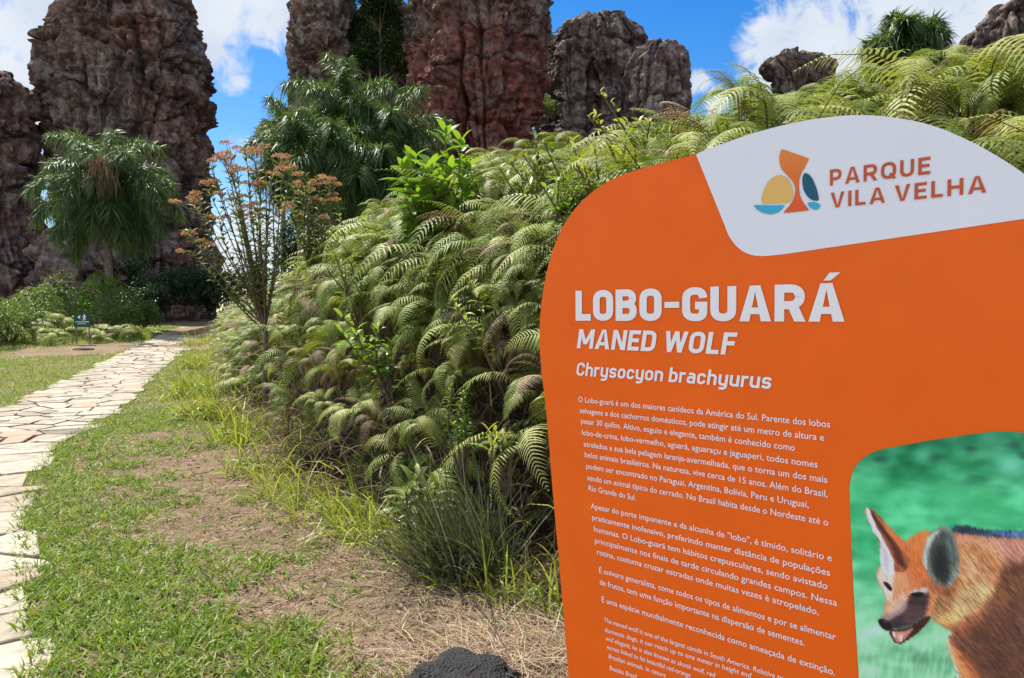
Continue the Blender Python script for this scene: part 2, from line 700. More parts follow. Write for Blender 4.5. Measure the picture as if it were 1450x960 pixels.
Smax = PS[-1]
seeds = []
s = 0.0
row = 0
cell_s = 0.40
while s < Smax:
    k = 4
    for j in range(k):
        if random.random() < 0.88:
            seeds.append((s + random.uniform(-0.20, 0.20), (j + 0.5 + random.uniform(-0.42, 0.42)) * PATH_W / k))
    s += cell_s
    row += 1
seeds = np.array(seeds)
bmv, bmf, bmr = [], [], []
for i, (s0, t0) in enumerate(seeds):
    e0 = -0.06 + 0.14 * math.sin(s0 * 3.1 + t0) * random.random()
    e1 = PATH_W + 0.06 + 0.16 * math.sin(s0 * 2.3) * random.random()
    poly = [(s0 - 0.8, e0), (s0 + 0.8, e0), (s0 + 0.8, e1), (s0 - 0.8, e1)]
    dd = np.hypot(seeds[:, 0] - s0, seeds[:, 1] - t0)
    for j in np.argsort(dd)[1:18]:
        if dd[j] > 1.8:
            break
        nx, ny = seeds[j] - seeds[i]
        L = math.hypot(nx, ny)
        nx, ny = nx / L, ny / L
        mx_, my_ = (seeds[i] + seeds[j]) / 2
        poly = clip_poly(poly, nx, ny, nx * mx_ + ny * my_ - random.uniform(0.008, 0.032))
        if len(poly) < 3:
            break
    if len(poly) < 3:
        continue
    # break the straight sides up a little
    P2 = []
    for a, b in zip(poly, poly[1:] + poly[:1]):
        L = math.hypot(b[0] - a[0], b[1] - a[1])
        P2.append((a[0] * 0.93 + b[0] * 0.07, a[1] * 0.93 + b[1] * 0.07) if L > 0.08 else a)
        if L > 0.14:
            for q in (0.35, 0.7):
                off = random.uniform(-0.010, 0.006)
                nx, ny = (b[1] - a[1]) / L, -(b[0] - a[0]) / L
                P2.append((a[0] + (b[0] - a[0]) * q + nx * off, a[1] + (b[1] - a[1]) * q + ny * off))
        if L > 0.08:
            P2.append((a[0] * 0.07 + b[0] * 0.93, a[1] * 0.07 + b[1] * 0.93))
    cx_ = sum(p[0] for p in P2) / len(P2)
    cy_ = sum(p[1] for p in P2) / len(P2)
    hz = 0.030 + random.uniform(-0.006, 0.008)
    tx_, ty_ = random.uniform(-0.02, 0.02), random.uniform(-0.02, 0.02)
    base = len(bmv)
    n = len(P2)
    for ring, (sc, z) in enumerate([(1.0, -0.02), (1.0, hz - 0.006), (0.965, hz)]):
        for (a, b) in P2:
            a2, b2 = cx_ + (a - cx_) * sc, cy_ + (b - cy_) * sc
            x, y = path_xy(a2, b2)
            bmv.append((float(x), float(y), float(base_g(x, y)) + z + (a2 - cx_) * tx_ + (b2 - cy_) * ty_))
    rr = random.random()
    bmr += [rr] * (3 * n)
    for ring in range(2):
        for k in range(n):
            k2 = (k + 1) % n
            bmf.append((base + ring * n + k, base + ring * n + k2, base + (ring + 1) * n + k2, base + (ring + 1) * n + k))
    bmf.append(tuple(base + 2 * n + k for k in range(n)))
me = bpy.data.meshes.new('stone_path')
me.from_pydata(bmv, [], bmf)
at = me.attributes.new('rnd', 'FLOAT', 'POINT')
at.data.foreach_set('value', np.array(bmr, np.float32))
bm = bmesh.new()
bm.from_mesh(me)
bmesh.ops.recalc_face_normals(bm, faces=bm.faces)
bm.to_mesh(me)
bm.free()
t = NT('flagstone')
at = t.new('ShaderNodeAttribute', attribute_name='rnd')
c = t.ramp(at.outputs['Fac'], [(0.0, (0.31, 0.26, 0.19)), (0.25, (0.43, 0.385, 0.30)), (0.45, (0.32, 0.285, 0.22)), (0.62, (0.37, 0.27, 0.19)), (0.8, (0.46, 0.41, 0.32)), (0.92, (0.34, 0.30, 0.235)), (1.0, (0.18, 0.15, 0.115))])
n1 = t.noise(9, 6, 0.62)
c = t.mix(1.0, c, t.ramp(n1, [(0.25, (0.55, 0.52, 0.5)), (0.55, (1, 1, 1)), (0.8, (1.18, 1.14, 1.05))]), 'MULTIPLY')
n2 = t.noise(2.2, 4, 0.6)
c = t.mix(t.ramp(n2, [(0.55, 0.0), (0.72, 0.55)]), c, (0.15, 0.13, 0.09))
stone_m = t.surf(c, 0.85, 0.2, t.bump(t.math('ADD', t.noise(28, 6, 0.7), n1), 0.6, 0.02))
me.materials.append(stone_m)
tag(obj('path', me), kind='structure')


def cells(P, size, seed):
    """a constant random value per jittered block: broken, blocky stone"""
    q = P / np.array(size, float) + seed * 7.7
    b = np.floor(q).astype(int)
    best = np.full(len(P), 1e9)
    val = np.zeros(len(P))
    for dx in (-1, 0, 1):
        for dy in (-1, 0, 1):
            for dz in (-1, 0, 1):
                c = b + np.array([dx, dy, dz])
                h = _perm[_perm[_perm[c[:, 0] & 511] + (c[:, 1] & 511)] + (c[:, 2] & 511)] & 511
                j = _gr[h] * 0.42 + 0.5
                d = ((c + j - q) ** 2).sum(1)
                m = d < best
                best = np.where(m, d, best)
                val = np.where(m, (h * 0.6180339) % 1.0, val)
    return val


# ------------------------------------------------------------------ sandstone rocks
def rock_material(name, red=0.5, pale=0.4, zlo=0.0, zhi=20.0, redz=(0.3, 0.6)):
    pale = pale * 0.95
    t = NT(name)
    big = t.noise(0.16, 5, 0.6)
    strata = t.noise(0.9, 6, 0.6, mapping=(0.25, 0.25, 1.6), dist=0.6)
    vert = t.noise(0.8, 6, 0.65, mapping=(1.2, 1.2, 0.16), dist=0.5)
    fine = t.math('ADD', t.math('MULTIPLY', t.noise(3.0, 8, 0.65), 0.5), t.math('MULTIPLY', t.noise(0.55, 6, 0.6, dist=0.4), 0.5))
    spots = t.noise(0.9, 8, 0.7)
    grey = t.ramp(fine, [(0.36, (0.020, 0.0145, 0.013)), (0.49, (0.098, 0.074, 0.064)), (0.63, (0.27, 0.222, 0.19))])
    redc = t.ramp(fine, [(0.36, (0.032, 0.010, 0.009)), (0.49, (0.135, 0.042, 0.033)), (0.63, (0.28, 0.108, 0.085))])
    sep = t.new('ShaderNodeSeparateXYZ')
    t.l.new(t.tc.outputs['Object'], sep.inputs[0])
    zz = t.math('ADD', sep.outputs['Z'], t.math('MULTIPLY', t.math('SUBTRACT', big, 0.5), 8.0))
    h = zhi - zlo
    zr = t.new('ShaderNodeMapRange')
    t.l.new(zz, zr.inputs['Value'])
    zr.inputs['From Min'].default_value = zlo + redz[1] * h + 1.2
    zr.inputs['From Max'].default_value = zlo + redz[1] * h - 1.2
    zr2 = t.new('ShaderNodeMapRange')
    t.l.new(zz, zr2.inputs['Value'])
    zr2.inputs['From Min'].default_value = zlo + redz[0] * h - 1.2
    zr2.inputs['From Max'].default_value = zlo + redz[0] * h + 1.2
    band = t.math('MULTIPLY', zr.outputs[0], zr2.outputs[0])
    rf = t.math('MULTIPLY', band, t.ramp(strata, [(0.35, 0.45), (0.6, 1.0)]))
    rf = t.math('MULTIPLY', rf, red)
    rf = t.math('ADD', rf, t.math('MULTIPLY', t.ramp(big, [(0.46, 0.0), (0.58, 0.8)]), red * 0.75), True)
    c = t.mix(rf, grey, redc)
    c = t.mix(t.math('MULTIPLY', t.ramp(vert, [(0.5, 0.0), (0.68, 0.75)]), 0.8), c, (0.022, 0.019, 0.018))
    c = t.mix(t.math('MULTIPLY', t.ramp(spots, [(0.52, 0.0), (0.62, 1.0)]), pale), c, (0.29, 0.27, 0.235))
    c = t.mix(t.math('MULTIPLY', t.ramp(t.noise(0.7, 6, 0.7), [(0.58, 0.0), (0.68, 1.0)]), pale * 0.5), c, (0.21, 0.165, 0.055))
    hb = t.math('ADD', t.math('MULTIPLY', strata, 1.4), t.math('ADD', t.math('MULTIPLY', vert, 1.0), t.math('MULTIPLY', fine, 0.8)))
    return t.surf(c, 0.92, 0.15, t.bump(hb, 0.8, 0.4))


def rock(name, rows, D, label, cat='rock', depth_ratio=0.8, mat=None, nz=240, na=300, amp=1.0, pw=0.8, base_drop=3.0, seed=0, tilt=0.0, sec=None, bedk=0.6):
    """rows: photo (v, u_left, u_right) from the top down, at D metres; a closed weathered column"""
    rows = np.array(rows, float)
    zs, xl, xr = [], [], []
    D0 = D
    D = D + 0.6 * depth_ratio * (rows[:, 2] - rows[:, 1]).max() / 2 / FPX * D
    for v, a, b in rows:
        p, q = px(a, v, D), px(b, v, D)
        zs.append(p.z)
        xl.append(p.x)
        xr.append(q.x)
    zs, xl, xr = np.array(zs), np.array(xl), np.array(xr)
    zs = np.append(zs, zs[-1] - base_drop)
    xl = np.append(xl, xl[-1] - 0.4)
    xr = np.append(xr, xr[-1] + 0.4)
    o_ = np.argsort(zs)
    zq = np.linspace(zs.min(), zs.max(), nz)
    L = np.interp(zq, zs[o_], xl[o_])
    Rr = np.interp(zq, zs[o_], xr[o_])
    # round the top over
    cx, a = (L + Rr) / 2, (Rr - L) / 2
    amax = a.max()
    an = np.linspace(0, 2 * math.pi, na, endpoint=False)
    ca, sa = np.cos(an), np.sin(an)
    if sec is None:
        qx, qy = np.sign(ca) * np.abs(ca) ** pw, np.sign(sa) * np.abs(sa) ** pw
    else:
        pg = np.array(sec + sec[:1], float)
        pl_ = np.concatenate([[0], np.cumsum(np.linalg.norm(np.diff(pg, axis=0), axis=1))])
        sq = np.linspace(0, pl_[-1], na, endpoint=False)
        qx, qy = np.interp(sq, pl_, pg[:, 0]), np.interp(sq, pl_, pg[:, 1])
        ker = np.hanning(int(na * 0.09) | 1)
        ker /= ker.sum()
        hw = len(ker) // 2
        qx = np.convolve(np.concatenate([qx[-hw:], qx, qx[:hw]]), ker, 'valid')
        qy = np.convolve(np.concatenate([qy[-hw:], qy, qy[:hw]]), ker, 'valid')
        qx = (qx - (qx.max() + qx.min()) / 2) / ((qx.max() - qx.min()) / 2)
        tx_ = np.roll(qx, -1) - np.roll(qx, 1)
        ty_ = np.roll(qy, -1) - np.roll(qy, 1)
        ll_ = np.hypot(tx_, ty_)
        ca, sa = ty_ / ll_, -tx_ / ll_
    dr = depth_ratio
    X = cx[:, None] + a[:, None] * qx[None, :]
    bdep = dr * (0.35 * amax + 0.65 * a)
    Y = D + bdep[:, None] * qy[None, :] + 0 * X
    Z = np.repeat(zq[:, None], na, 1)
    Nx = np.repeat(ca[None, :], nz, 0)
    Ny = np.repeat(sa[None, :], nz, 0)
    P = np.stack([X.ravel(), Y.ravel(), Z.ravel()], 1)
    off = seed * 31.7
    sc = amax
    big = fbm(P / (sc * 0.9) + off, 3)
    warp = fbm(P / 3.0 + off + 9, 3)
    # horizontal beds
    bed = pnoise(np.stack([P[:, 0] * 0.05, P[:, 1] * 0.05 + off, P[:, 2] * 0.85 + warp * 1.1], 1))
    bed2 = pnoise(np.stack([P[:, 0] * 0.12, P[:, 1] * 0.12 + off, P[:, 2] * 2.4 + warp * 1.6], 1))
    # upright joints and flutes
    ph = np.repeat(an[None, :], nz, 0).ravel()
    fl = fbm(np.stack([np.cos(ph) * sc * 0.55 + warp * 0.5, np.sin(ph) * sc * 0.55 + off, P[:, 2] * 0.07], 1), 3, 0.55, True)
    fine = fbm(P / 1.1 + off, 5, 0.6)
    knob = fbm(P / 0.45 + off, 3, 0.6, True)
    lump2 = fbm(np.stack([P[:, 0] / 1.5, P[:, 1] / 1.5 + off, P[:, 2] / 2.6], 1), 3, 0.5, True)
    bm_ = 0.35 + 0.65 * sstep(-0.15, 0.25, fbm(P / 6.0 + off + 5, 2))
    wz = P[:, 2] * 0.06 + warp * 0.25
    cr1 = pnoise(np.stack([np.cos(ph) * sc / 2.3 + warp * 0.35, np.sin(ph) * sc / 2.3 + off, wz], 1))
    cr2 = pnoise(np.stack([np.cos(ph) * sc / 0.95 + warp * 0.5, np.sin(ph) * sc / 0.95 + off + 7, wz * 2.4], 1))
    cr3 = pnoise(np.stack([P[:, 0] * 0.10, P[:, 1] * 0.10 + off, P[:, 2] * 0.42 + warp * 0.8], 1))
    gm = sstep(-0.25, 0.2, fbm(P / 5.0 + off + 3, 2))
    grooves = -0.95 * np.exp(-(cr1 / 0.07) ** 2) - 0.5 * gm * np.exp(-(cr2 / 0.08) ** 2) - 0.75 * np.exp(-(cr3 / 0.05) ** 2)
    slab = 0.55 * np.floor(3.0 * pnoise(np.stack([np.cos(ph) * sc / 3.2, np.sin(ph) * sc / 3.2 + off + 2, P[:, 2] * 0.13 + warp * 0.3], 1))) / 3.0
    disp = grooves + slab + 0.09 * sc * big + bedk * bm_ * (0.55 * bed + 0.34 * bed2) + 1.25 * np.minimum(fl - 0.35, 0.22) + 0.35 * np.minimum(lump2 - 0.3, 0.3) + 0.30 * fine + 0.62 * (cells(P + warp[:, None] * 0.8, (2.1, 2.1, 1.25), seed) - 0.5) + 0.34 * (cells(P + warp[:, None] * 0.5, (0.85, 0.85, 0.5), seed + 50) - 0.5) + 0.10 * knob
    disp = (disp - disp.mean()) * amp
    top = sstep(zq.max() - 0.06 * (zq.max() - zq.min()), zq.max(), P[:, 2])
    P[:, 0] += Nx.ravel() * disp
    P[:, 1] += Ny.ravel() * disp + tilt * (P[:, 2] - zq.min())
    tn = fbm(np.stack([P[:, 0] / 1.6, P[:, 1] / 1.6, np.full(len(P), off)], 1), 4, 0.6)
    P[:, 2] += top * tn * 1.6 * amp + 0.12 * amp * fine
    idx = np.arange(nz * na).reshape(nz, na)
    F = np.stack([idx[:-1], np.roll(idx[:-1], -1, 1), np.roll(idx[1:], -1, 1), idx[1:]], -1).reshape(-1, 4)
    # cap rings
    ringP = P[idx[-1]]
    cen = ringP.mean(0)
    prev = idx[-1]
    Vs, Fs, base = [P], [F], len(P)
    for k, q in enumerate((0.8, 0.55, 0.3, 0.08)):
        rp = cen + (ringP - cen) * q
        rp[:, 2] = ringP[:, 2].mean() * (1 - q) + ringP[:, 2] * q + 0.5 * (1 - q) * amp + 0.5 * amp * fbm(rp / 1.5 + off, 3)
        Vs.append(rp)
        cur = np.arange(base, base + na)
        base += na
        Fs.append(np.stack([prev, np.roll(prev, -1), np.roll(cur, -1), cur], -1))
        prev = cur
    V = np.concatenate(Vs)
    bx, by = float(V[:, 0].mean()), float(V[:, 1].mean())
    bz = float(base_g(bx, by))
    V = V - np.array([bx, by, bz])
    me = np_mesh(name, V, np.concatenate(Fs), None, [mat], None, True)
    o = obj(name, me, None, (bx, by, bz))
    return tag(o, label, cat)


rk_left = rock_material('rock_left', 0.8, 0.45, 0, 30, (0.84, 1.3))
rk_mid = rock_material('rock_red', 1.0, 0.3, 0, 20, (0.1, 1.02))
rk_grey = rock_material('rock_grey', 0.45, 0.75, 0, 20, (0.0, 0.5))
rk_dark = rock_material('rock_dark', 0.35, 0.5, 0, 20, (0.0, 0.3))

rock('rock_pillar', [(-190, 137, 222), (-120, 119, 245), (-40, 111, 255), (0, 110, 258), (30, 107, 268), (55, 97, 276), (75, 85, 281), (100, 80, 286), (140, 77, 288), (190, 78, 285), (250, 85, 284), (330, 97, 286), (400, 105, 290), (445, 102, 293)],
     56, 'tallest reddish brown rock pillar at the left, rising behind the palm', 'rock', 0.85, rk_left, 330, 420, 1.0, 0.85, 3, 1, 0.0, [(-1, 0.35), (-0.7, -0.75), (-0.1, -1), (0.75, -0.8), (1, -0.1), (0.8, 0.9), (-0.6, 1)], 0.6)
rock('rock_outcrop', [(112, -66, 6), (122, -81, 18), (140, -86, 28), (180, -96, 37), (230, -106, 40), (300, -106, 38), (360, -116, 52), (430, -126, 77)],
     50, 'low dark rock cut by the left edge of the picture', 'rock', 0.8, rk_left, 200, 240, 0.85, 0.8, 3, 2)
rock('rock_boulder', [(318, 100, 130), (330, 85, 150), (360, 70, 175), (400, 62, 190), (440, 60, 195)],
     47, 'dark weathered boulder at the foot of the tallest pillar, behind the palm trunk', 'rock', 0.8, rk_left, 100, 140, 0.7, 0.8, 2, 3)
rock('rock_pillar', [(-60, 425, 488), (-20, 420, 498), (0, 417, 501), (15, 412, 503), (40, 410, 503), (90, 412, 502), (150, 416, 502), (220, 420, 505), (300, 420, 512), (430, 415, 520)],
     60, 'slim grey and brown rock pillar behind the mass of palms', 'rock', 0.9, rk_grey, 260, 240, 0.7, 0.8, 3, 4, 0.0, [(-1, 0.3), (-0.6, -0.8), (0.5, -1), (1, -0.3), (0.8, 0.9), (-0.5, 1)], 0.5)
rock('rock_pillar', [(-70, 600, 745), (-25, 585, 766), (0, 576, 771), (20, 574, 774), (50, 574, 773), (80, 577, 768), (120, 577, 763), (160, 580, 757), (200, 588, 752), (240, 592, 752), (330, 590, 755), (430, 590, 760)],
     52, 'broad deep red rock pillar in the middle, behind the bright leafy shrub', 'rock', 0.8, rk_mid, 320, 400, 0.8, 0.85, 3, 5, 0.0, [(-1, 0.35), (-0.36, -0.9), (0.3, -1), (0.85, -0.7), (1, 0.1), (0.5, 1), (-0.6, 1)], 0.85)
rock('rock_wall', [(20, 518, 575), (60, 508, 584), (130, 497, 592), (200, 490, 600), (300, 480, 610), (430, 480, 610)],
     64, 'dark rock wedged between the slim pillar and the broad red pillar', 'rock', 0.7, rk_dark, 140, 160, 0.9, 0.8, 3, 6)
rock('rock_cliff', [(36, 815, 860), (44, 795, 882), (56, 782, 896), (74, 772, 908), (100, 764, 916), (140, 757, 921), (180, 755, 926), (240, 752, 930), (430, 745, 940)],
     62, 'grey vertically cracked cliff to the right of the broad red pillar', 'rock', 0.7, rk_grey, 260, 340, 0.7, 0.75, 3, 7, 0.0, [(-1, 0.3), (-0.5, -0.9), (-0.05, -0.7), (0.1, -0.95), (0.85, -0.9), (1, 0.2), (0.5, 1), (-0.6, 1)], 0.4)
rock('rock_cliff', [(70, 920, 952), (78, 902, 961), (95, 890, 967), (125, 886, 970), (160, 884, 968), (240, 880, 970), (430, 875, 975)],
     58, 'rounded grey knob of rock at the right end of the cracked cliff', 'rock', 0.8, rk_grey, 180, 180, 0.7, 0.8, 3, 8)
rock('rock_outcrop', [(82, 1098, 1144), (86, 1086, 1152), (92, 1078, 1166), (102, 1080, 1170), (110, 1088, 1169), (122, 1096, 1168), (140, 1100, 1172), (200, 1105, 1175), (430, 1100, 1180)],
     60, 'small overhanging rock showing above the ferns behind the white top of the sign', 'rock', 0.7, rk_grey, 200, 180, 0.65, 0.75, 3, 9)
rock('rock_outcrop', [(14, 1412, 1440), (28, 1392, 1452), (42, 1374, 1462), (60, 1368, 1475), (120, 1366, 1500), (300, 1360, 1510), (430, 1350, 1520)],
     50, 'dark rock peeping over the ferns at the upper right corner', 'rock', 0.7, rk_dark, 160, 180, 0.65, 0.8, 3, 10)


# ------------------------------------------------------------------ the orange sign
sign_h = Vector((0.734725, -0.02115968, 0.67803499)).normalized()      # along its text, in viewer axes
_e1 = sign_h.cross(Vector((0, 1, 0))).normalized()
_e2 = sign_h.cross(_e1)
_t = R(2.0)
sign_n = (_e1 * math.cos(_t) + _e2 * math.sin(_t)).normalized()


def cam2w(v):
    c, s = math.cos(PITCH), math.sin(PITCH)
    x, y, f = v.x, v.y, -v.z
    return Vector((x, f * c + y * s, -f * s + y * c))


EX = cam2w(sign_h)
NN = cam2w(sign_n)
anchor = px(1210, 163, 1.55)
if NN.dot(Vector((0, 0, CAMZ)) - anchor) < 0:
    NN = -NN
EY = NN.cross(EX)
if EY.z < 0:
    EY = -EY
O0 = anchor - EY * ((anchor.z - 0.0) / EY.z) + EX * 0.0
SMAT = Matrix((EX, -NN, EY)).transposed()


def sp(u, v):
    r = cam_ray(u, v)
    C0 = Vector((0, 0, CAMZ))
    k = (O0 - C0).dot(NN) / r.dot(NN)
    w = C0 + r * k - O0
    return (w.dot(EX), w.dot(EY))


def sp_arr(U, Vv):
    U = np.asarray(U, float)
    Vv = np.asarray(Vv, float)
    c, s = math.cos(PITCH), math.sin(PITCH)
    x, z = (U - 725) / FPX, -(Vv - 480) / FPX
    r = np.stack([x, c + z * s, -s + z * c], -1)
    C0 = np.array([0, 0, CAMZ])
    o0, n, ex, ey = np.array(O0), np.array(NN), np.array(EX), np.array(EY)
    k = ((o0 - C0) @ n) / (r @ n)
    w = C0 + r * k[..., None] - o0
    return w @ ex, w @ ey


sign = thing('information_sign', 'large orange rounded sign about the maned wolf standing at the right, fern bank behind it', 'sign', tuple(O0))
sign.rotation_euler = SMAT.to_euler()


def flat_poly(name, pts, mat, off, thick=0.0, parent=sign, rim=None):
    bm = bmesh.new()
    vs = [bm.verts.new((a, off, b)) for a, b in pts]
    f = bm.faces.new(vs)
    f.normal_update()
    if f.normal.y > 0:
        f.normal_flip()
    if thick > 0:
        r_ = bmesh.ops.extrude_face_region(bm, geom=[f])
        nv = [e for e in r_['geom'] if isinstance(e, bmesh.types.BMVert)]
        for v_ in nv:
            v_.co.y = off + thick
        bm.faces.ensure_lookup_table()
    bmesh.ops.recalc_face_normals(bm, faces=bm.faces)
    if thick == 0:
        for f_ in bm.faces:
            if f_.normal.y > 0:
                f_.normal_flip()
    bmesh.ops.triangulate(bm, faces=[f_ for f_ in bm.faces if len(f_.verts) > 4])
    me = bpy.data.meshes.new(name)
    bm.to_mesh(me)
    bm.free()
    me.materials.append(mat)
    return obj(name, me, parent)


def print_mat(name, col, rough=0.42, var=0.04):
    t = NT(name)
    n = t.noise(7, 4)
    c = t.ramp(n, [(0.3, tuple(c * (1 - var) for c in col)), (0.7, tuple(min(1, c * (1 + var)) for c in col))])
    dust = t.noise(60, 5, 0.7)
    c = t.mix(t.ramp(dust, [(0.62, 0.0), (0.8, 0.10)]), c, (0.4, 0.36, 0.3))
    return t.surf(c, rough, 0.22, t.bump(t.noise(25, 3), 0.04, 0.01))


m_orange = print_mat('sign_orange', (0.88, 0.135, 0.006))
m_white = print_mat('sign_white', (0.78, 0.80, 0.83), 0.45, 0.015)
m_letter = print_mat('lettering_white', (0.84, 0.83, 0.81), 0.5, 0.01)

left_edge = [(805, 960), (792, 800), (783, 700), (775, 600), (766, 515), (764, 470), (768, 420), (778, 370), (795, 325), (820, 289), (856, 260), (900, 241), (985, 218)]
top_edge = [(985, 218), (1060, 191), (1120, 175), (1170, 166.5), (1215, 163), (1262, 166), (1310, 175), (1352, 190), (1400, 214), (1450, 246), (1500, 290), (1540, 345)]
right_edge = [(1562, 420), (1570, 520), (1566, 640), (1556, 800), (1546, 960)]
lower_l = (np.array(sp(805, 960)) - np.array(sp(792, 800)))
lower_l = np.array(sp(805, 960)) + lower_l / -lower_l[1] * (sp(805, 960)[1] - 0.02)
lower_r = np.array(sp(1546, 960)) - np.array(sp(1556, 800))
lower_r = np.array(sp(1546, 960)) + lower_r / -lower_r[1] * (sp(1546, 960)[1] - 0.02)
outl = [sp(*p) for p in left_edge + top_edge[1:] + right_edge]
outl_s = catmull(np.array(outl), 8)
panel_pts = [tuple(lower_l)] + [tuple(p) for p in outl_s] + [tuple(lower_r)]
flat_poly('panel', panel_pts, m_orange, 0.0, 0.035)

# white top field
tl = [sp(*p) for p in top_edge[:-1]]
tl_s = catmull(np.array(tl), 8)
head = [(tuple(sp(985.6, 217.8)))] + []
low = [sp(*p) for p in [(1026, 318), (1032, 333), (1040, 345), (1051, 355), (1065, 361), (1082, 362.5), (1110, 360)]]
low_s = catmull(np.array(low), 6)
b_left = [sp(986, 219)] + [tuple(p) for p in low_s] + [sp(1450, 310), sp(1500, 302.5)]
rt = [tuple(p) for p in tl_s][::-1]
k_in = 0.0015
head_pts = b_left + [tuple(p) for p in rt[:-1]]
flat_poly('header_field', head_pts, m_white, -0.0012, 0.0)


# park emblem
def zp(pts):
    return [(1040 + x / 3.816, 190 + y / 3.816) for x, y in pts]


t = NT('emblem_orange')
sepn = t.new('ShaderNodeSeparateXYZ')
t.l.new(t.tc.outputs['Generated'], sepn.inputs[0])
c = t.ramp(sepn.outputs['Z'], [(0.15, (0.74, 0.11, 0.022)), (0.95, (0.76, 0.24, 0.035))])
m_emb = t.surf(c, 0.45, 0.3)
emb = [('emblem_pillar', m_emb, [(262, 83), (300, 95), (350, 112), (400, 131), (402, 140), (385, 175), (362, 215), (352, 260), (355, 320), (372, 365), (402, 405), (397, 412), (340, 419), (280, 425), (270, 420), (300, 385), (322, 345), (331, 300), (322, 265), (295, 230), (262, 195), (247, 160), (245, 125), (252, 95)]),
       ('emblem_hill', plain_mat('emblem_yellow', (0.76, 0.47, 0.13), 0.45, 0.3, 0.03), [(149, 366), (151, 335), (165, 290), (195, 245), (235, 222), (265, 225), (295, 247), (314, 285), (319, 320), (312, 350), (300, 365), (285, 371), (220, 374), (160, 375)]),
       ('emblem_bowl', plain_mat('emblem_blue', (0.045, 0.42, 0.62), 0.45, 0.3, 0.03), [(105, 383), (190, 384), (275, 383), (262, 405), (235, 425), (195, 434), (155, 425), (120, 405)]),
       ('emblem_leaf', plain_mat('emblem_teal', (0.01, 0.10, 0.15), 0.45, 0.3, 0.03), [(379, 214), (395, 212), (420, 235), (445, 290), (458, 345), (454, 358), (435, 360), (405, 345), (380, 310), (370, 270), (370, 235)]),
       ('emblem_drop', bpy.data.materials['emblem_blue'], [(398, 372), (435, 368), (462, 378), (467, 390), (455, 405), (435, 408), (412, 395)])]
for nm, m_, pts in emb:
    pts2 = catmull(np.array(pts, float), 4, True) if nm not in ('emblem_bowl',) else np.array(pts, float)
    flat_poly(nm, [sp(u, v) for u, v in zp(pts2)], m_, -0.0028)

# lettering -----------------------------------------------------------------
_dg = None


def text_geo(body, bold=0.0, shear=0.0, res=3, space=1.0):
    cu = bpy.data.curves.new('txt', 'FONT')
    cu.body = body
    cu.resolution_u = res
    cu.offset = bold
    cu.shear = shear
    cu.space_character = space
    cu.fill_mode = 'FRONT'
    ob = bpy.data.objects.new('txt', cu)
    COL.objects.link(ob)
    dg = bpy.context.evaluated_depsgraph_get()
    dg.update()
    me = bpy.data.meshes.new_from_object(ob.evaluated_get(dg))
    bpy.data.objects.remove(ob)
    V = np.array([v.co[:2] for v in me.vertices])
    F = [tuple(p.vertices) for p in me.polygons]
    bpy.data.meshes.remove(me)
    bpy.data.curves.remove(cu)
    return V, F


CAPH = None


def lay_lines(name, lines, mat, bold, shear=0.0, res=3, space=1.0, off=-0.0028, label=None):
    """lines: (words, left baseline pixel, right baseline pixel, capital height in metres, words that end at the right pixel or None)"""
    VV, FF = [], []
    for body, pl, pr, cap, upto in lines:
        V, F = text_geo(body, bold, shear, res, space)
        if upto:
            V2, _ = text_geo(upto, bold, shear, res, space)
        else:
            V2 = V
        x0, x1 = V[:, 0].min(), V2[:, 0].max()
        a = np.array(sp(*pl))
        b = np.array(sp(*pr))
        d = b - a
        L = np.linalg.norm(d)
        d = d / L
        nrm = np.array([-d[1], d[0]])
        sx = L / (x1 - x0)
        sy = cap / 0.729
        base = len(VV)
        for x, y in V:
            p = a + d * (x - x0) * sx + nrm * y * sy
            VV.append((p[0], off, p[1]))
        FF += [tuple(base + i for i in f) for f in F]
    me = bpy.data.meshes.new(name)
    me.from_pydata(VV, [], FF)
    me.materials.append(mat)
    for p in me.polygons:
        pass
    o = obj(name, me, sign)
    return o


def cap_at(u, v, hpx):
    return sp(u, v - hpx)[1] - sp(u, v)[1]


# hand-drawn condensed letters: ribbons and wedges, cap height 1
def rc(pts, r, n=7):
    out = []
    for i, p in enumerate(pts):
        p = np.array(p, float)
        rr = r if not isinstance(r, dict) else r.get(i, 0.0)
        if i in (0, len(pts) - 1) or rr <= 0:
            out.append(p)
            continue
        a, b = np.array(pts[i - 1], float), np.array(pts[i + 1], float)
        la, lb = np.linalg.norm(a - p), np.linalg.norm(b - p)
        d = min(rr, la * 0.5 if i > 1 else la, lb * 0.5 if i < len(pts) - 2 else lb)
        A, B = p + (a - p) / la * d, p + (b - p) / lb * d
        for k in range(n + 1):
            q = k / n
            # near-circular arc
            out.append((1 - q) ** 2 * A + 2 * q * (1 - q) * (p * 0.94 + (A + B) / 2 * 0.06) + q * q * B)
    return np.array(out)


def ribbon(pts, t, closed=False):
    pts = np.array(pts, float)
    n = len(pts)
    L, Rr_ = [], []
    for i in range(n):
        a = pts[(i - 1) % n] if (closed or i > 0) else pts[i]
        b = pts[(i + 1) % n] if (closed or i < n - 1) else pts[i]
        d1, d2 = pts[i] - a, b - pts[i]
        if np.linalg.norm(d1) < 1e-9:
            d1 = d2
        if np.linalg.norm(d2) < 1e-9:
            d2 = d1
        d1, d2 = d1 / np.linalg.norm(d1), d2 / np.linalg.norm(d2)
        m_ = d1 + d2
        m_ /= np.linalg.norm(m_) + 1e-9
        nn_ = np.array([-m_[1], m_[0]])
        k = 0.5 * t / max(0.35, nn_ @ np.array([-d1[1], d1[0]]))
        L.append(pts[i] + nn_ * k)
        Rr_.append(pts[i] - nn_ * k)
    V = L + Rr_
    F = [(i, (i + 1) % n, n + (i + 1) % n, n + i) for i in range(n if closed else n - 1)]
    return V, F


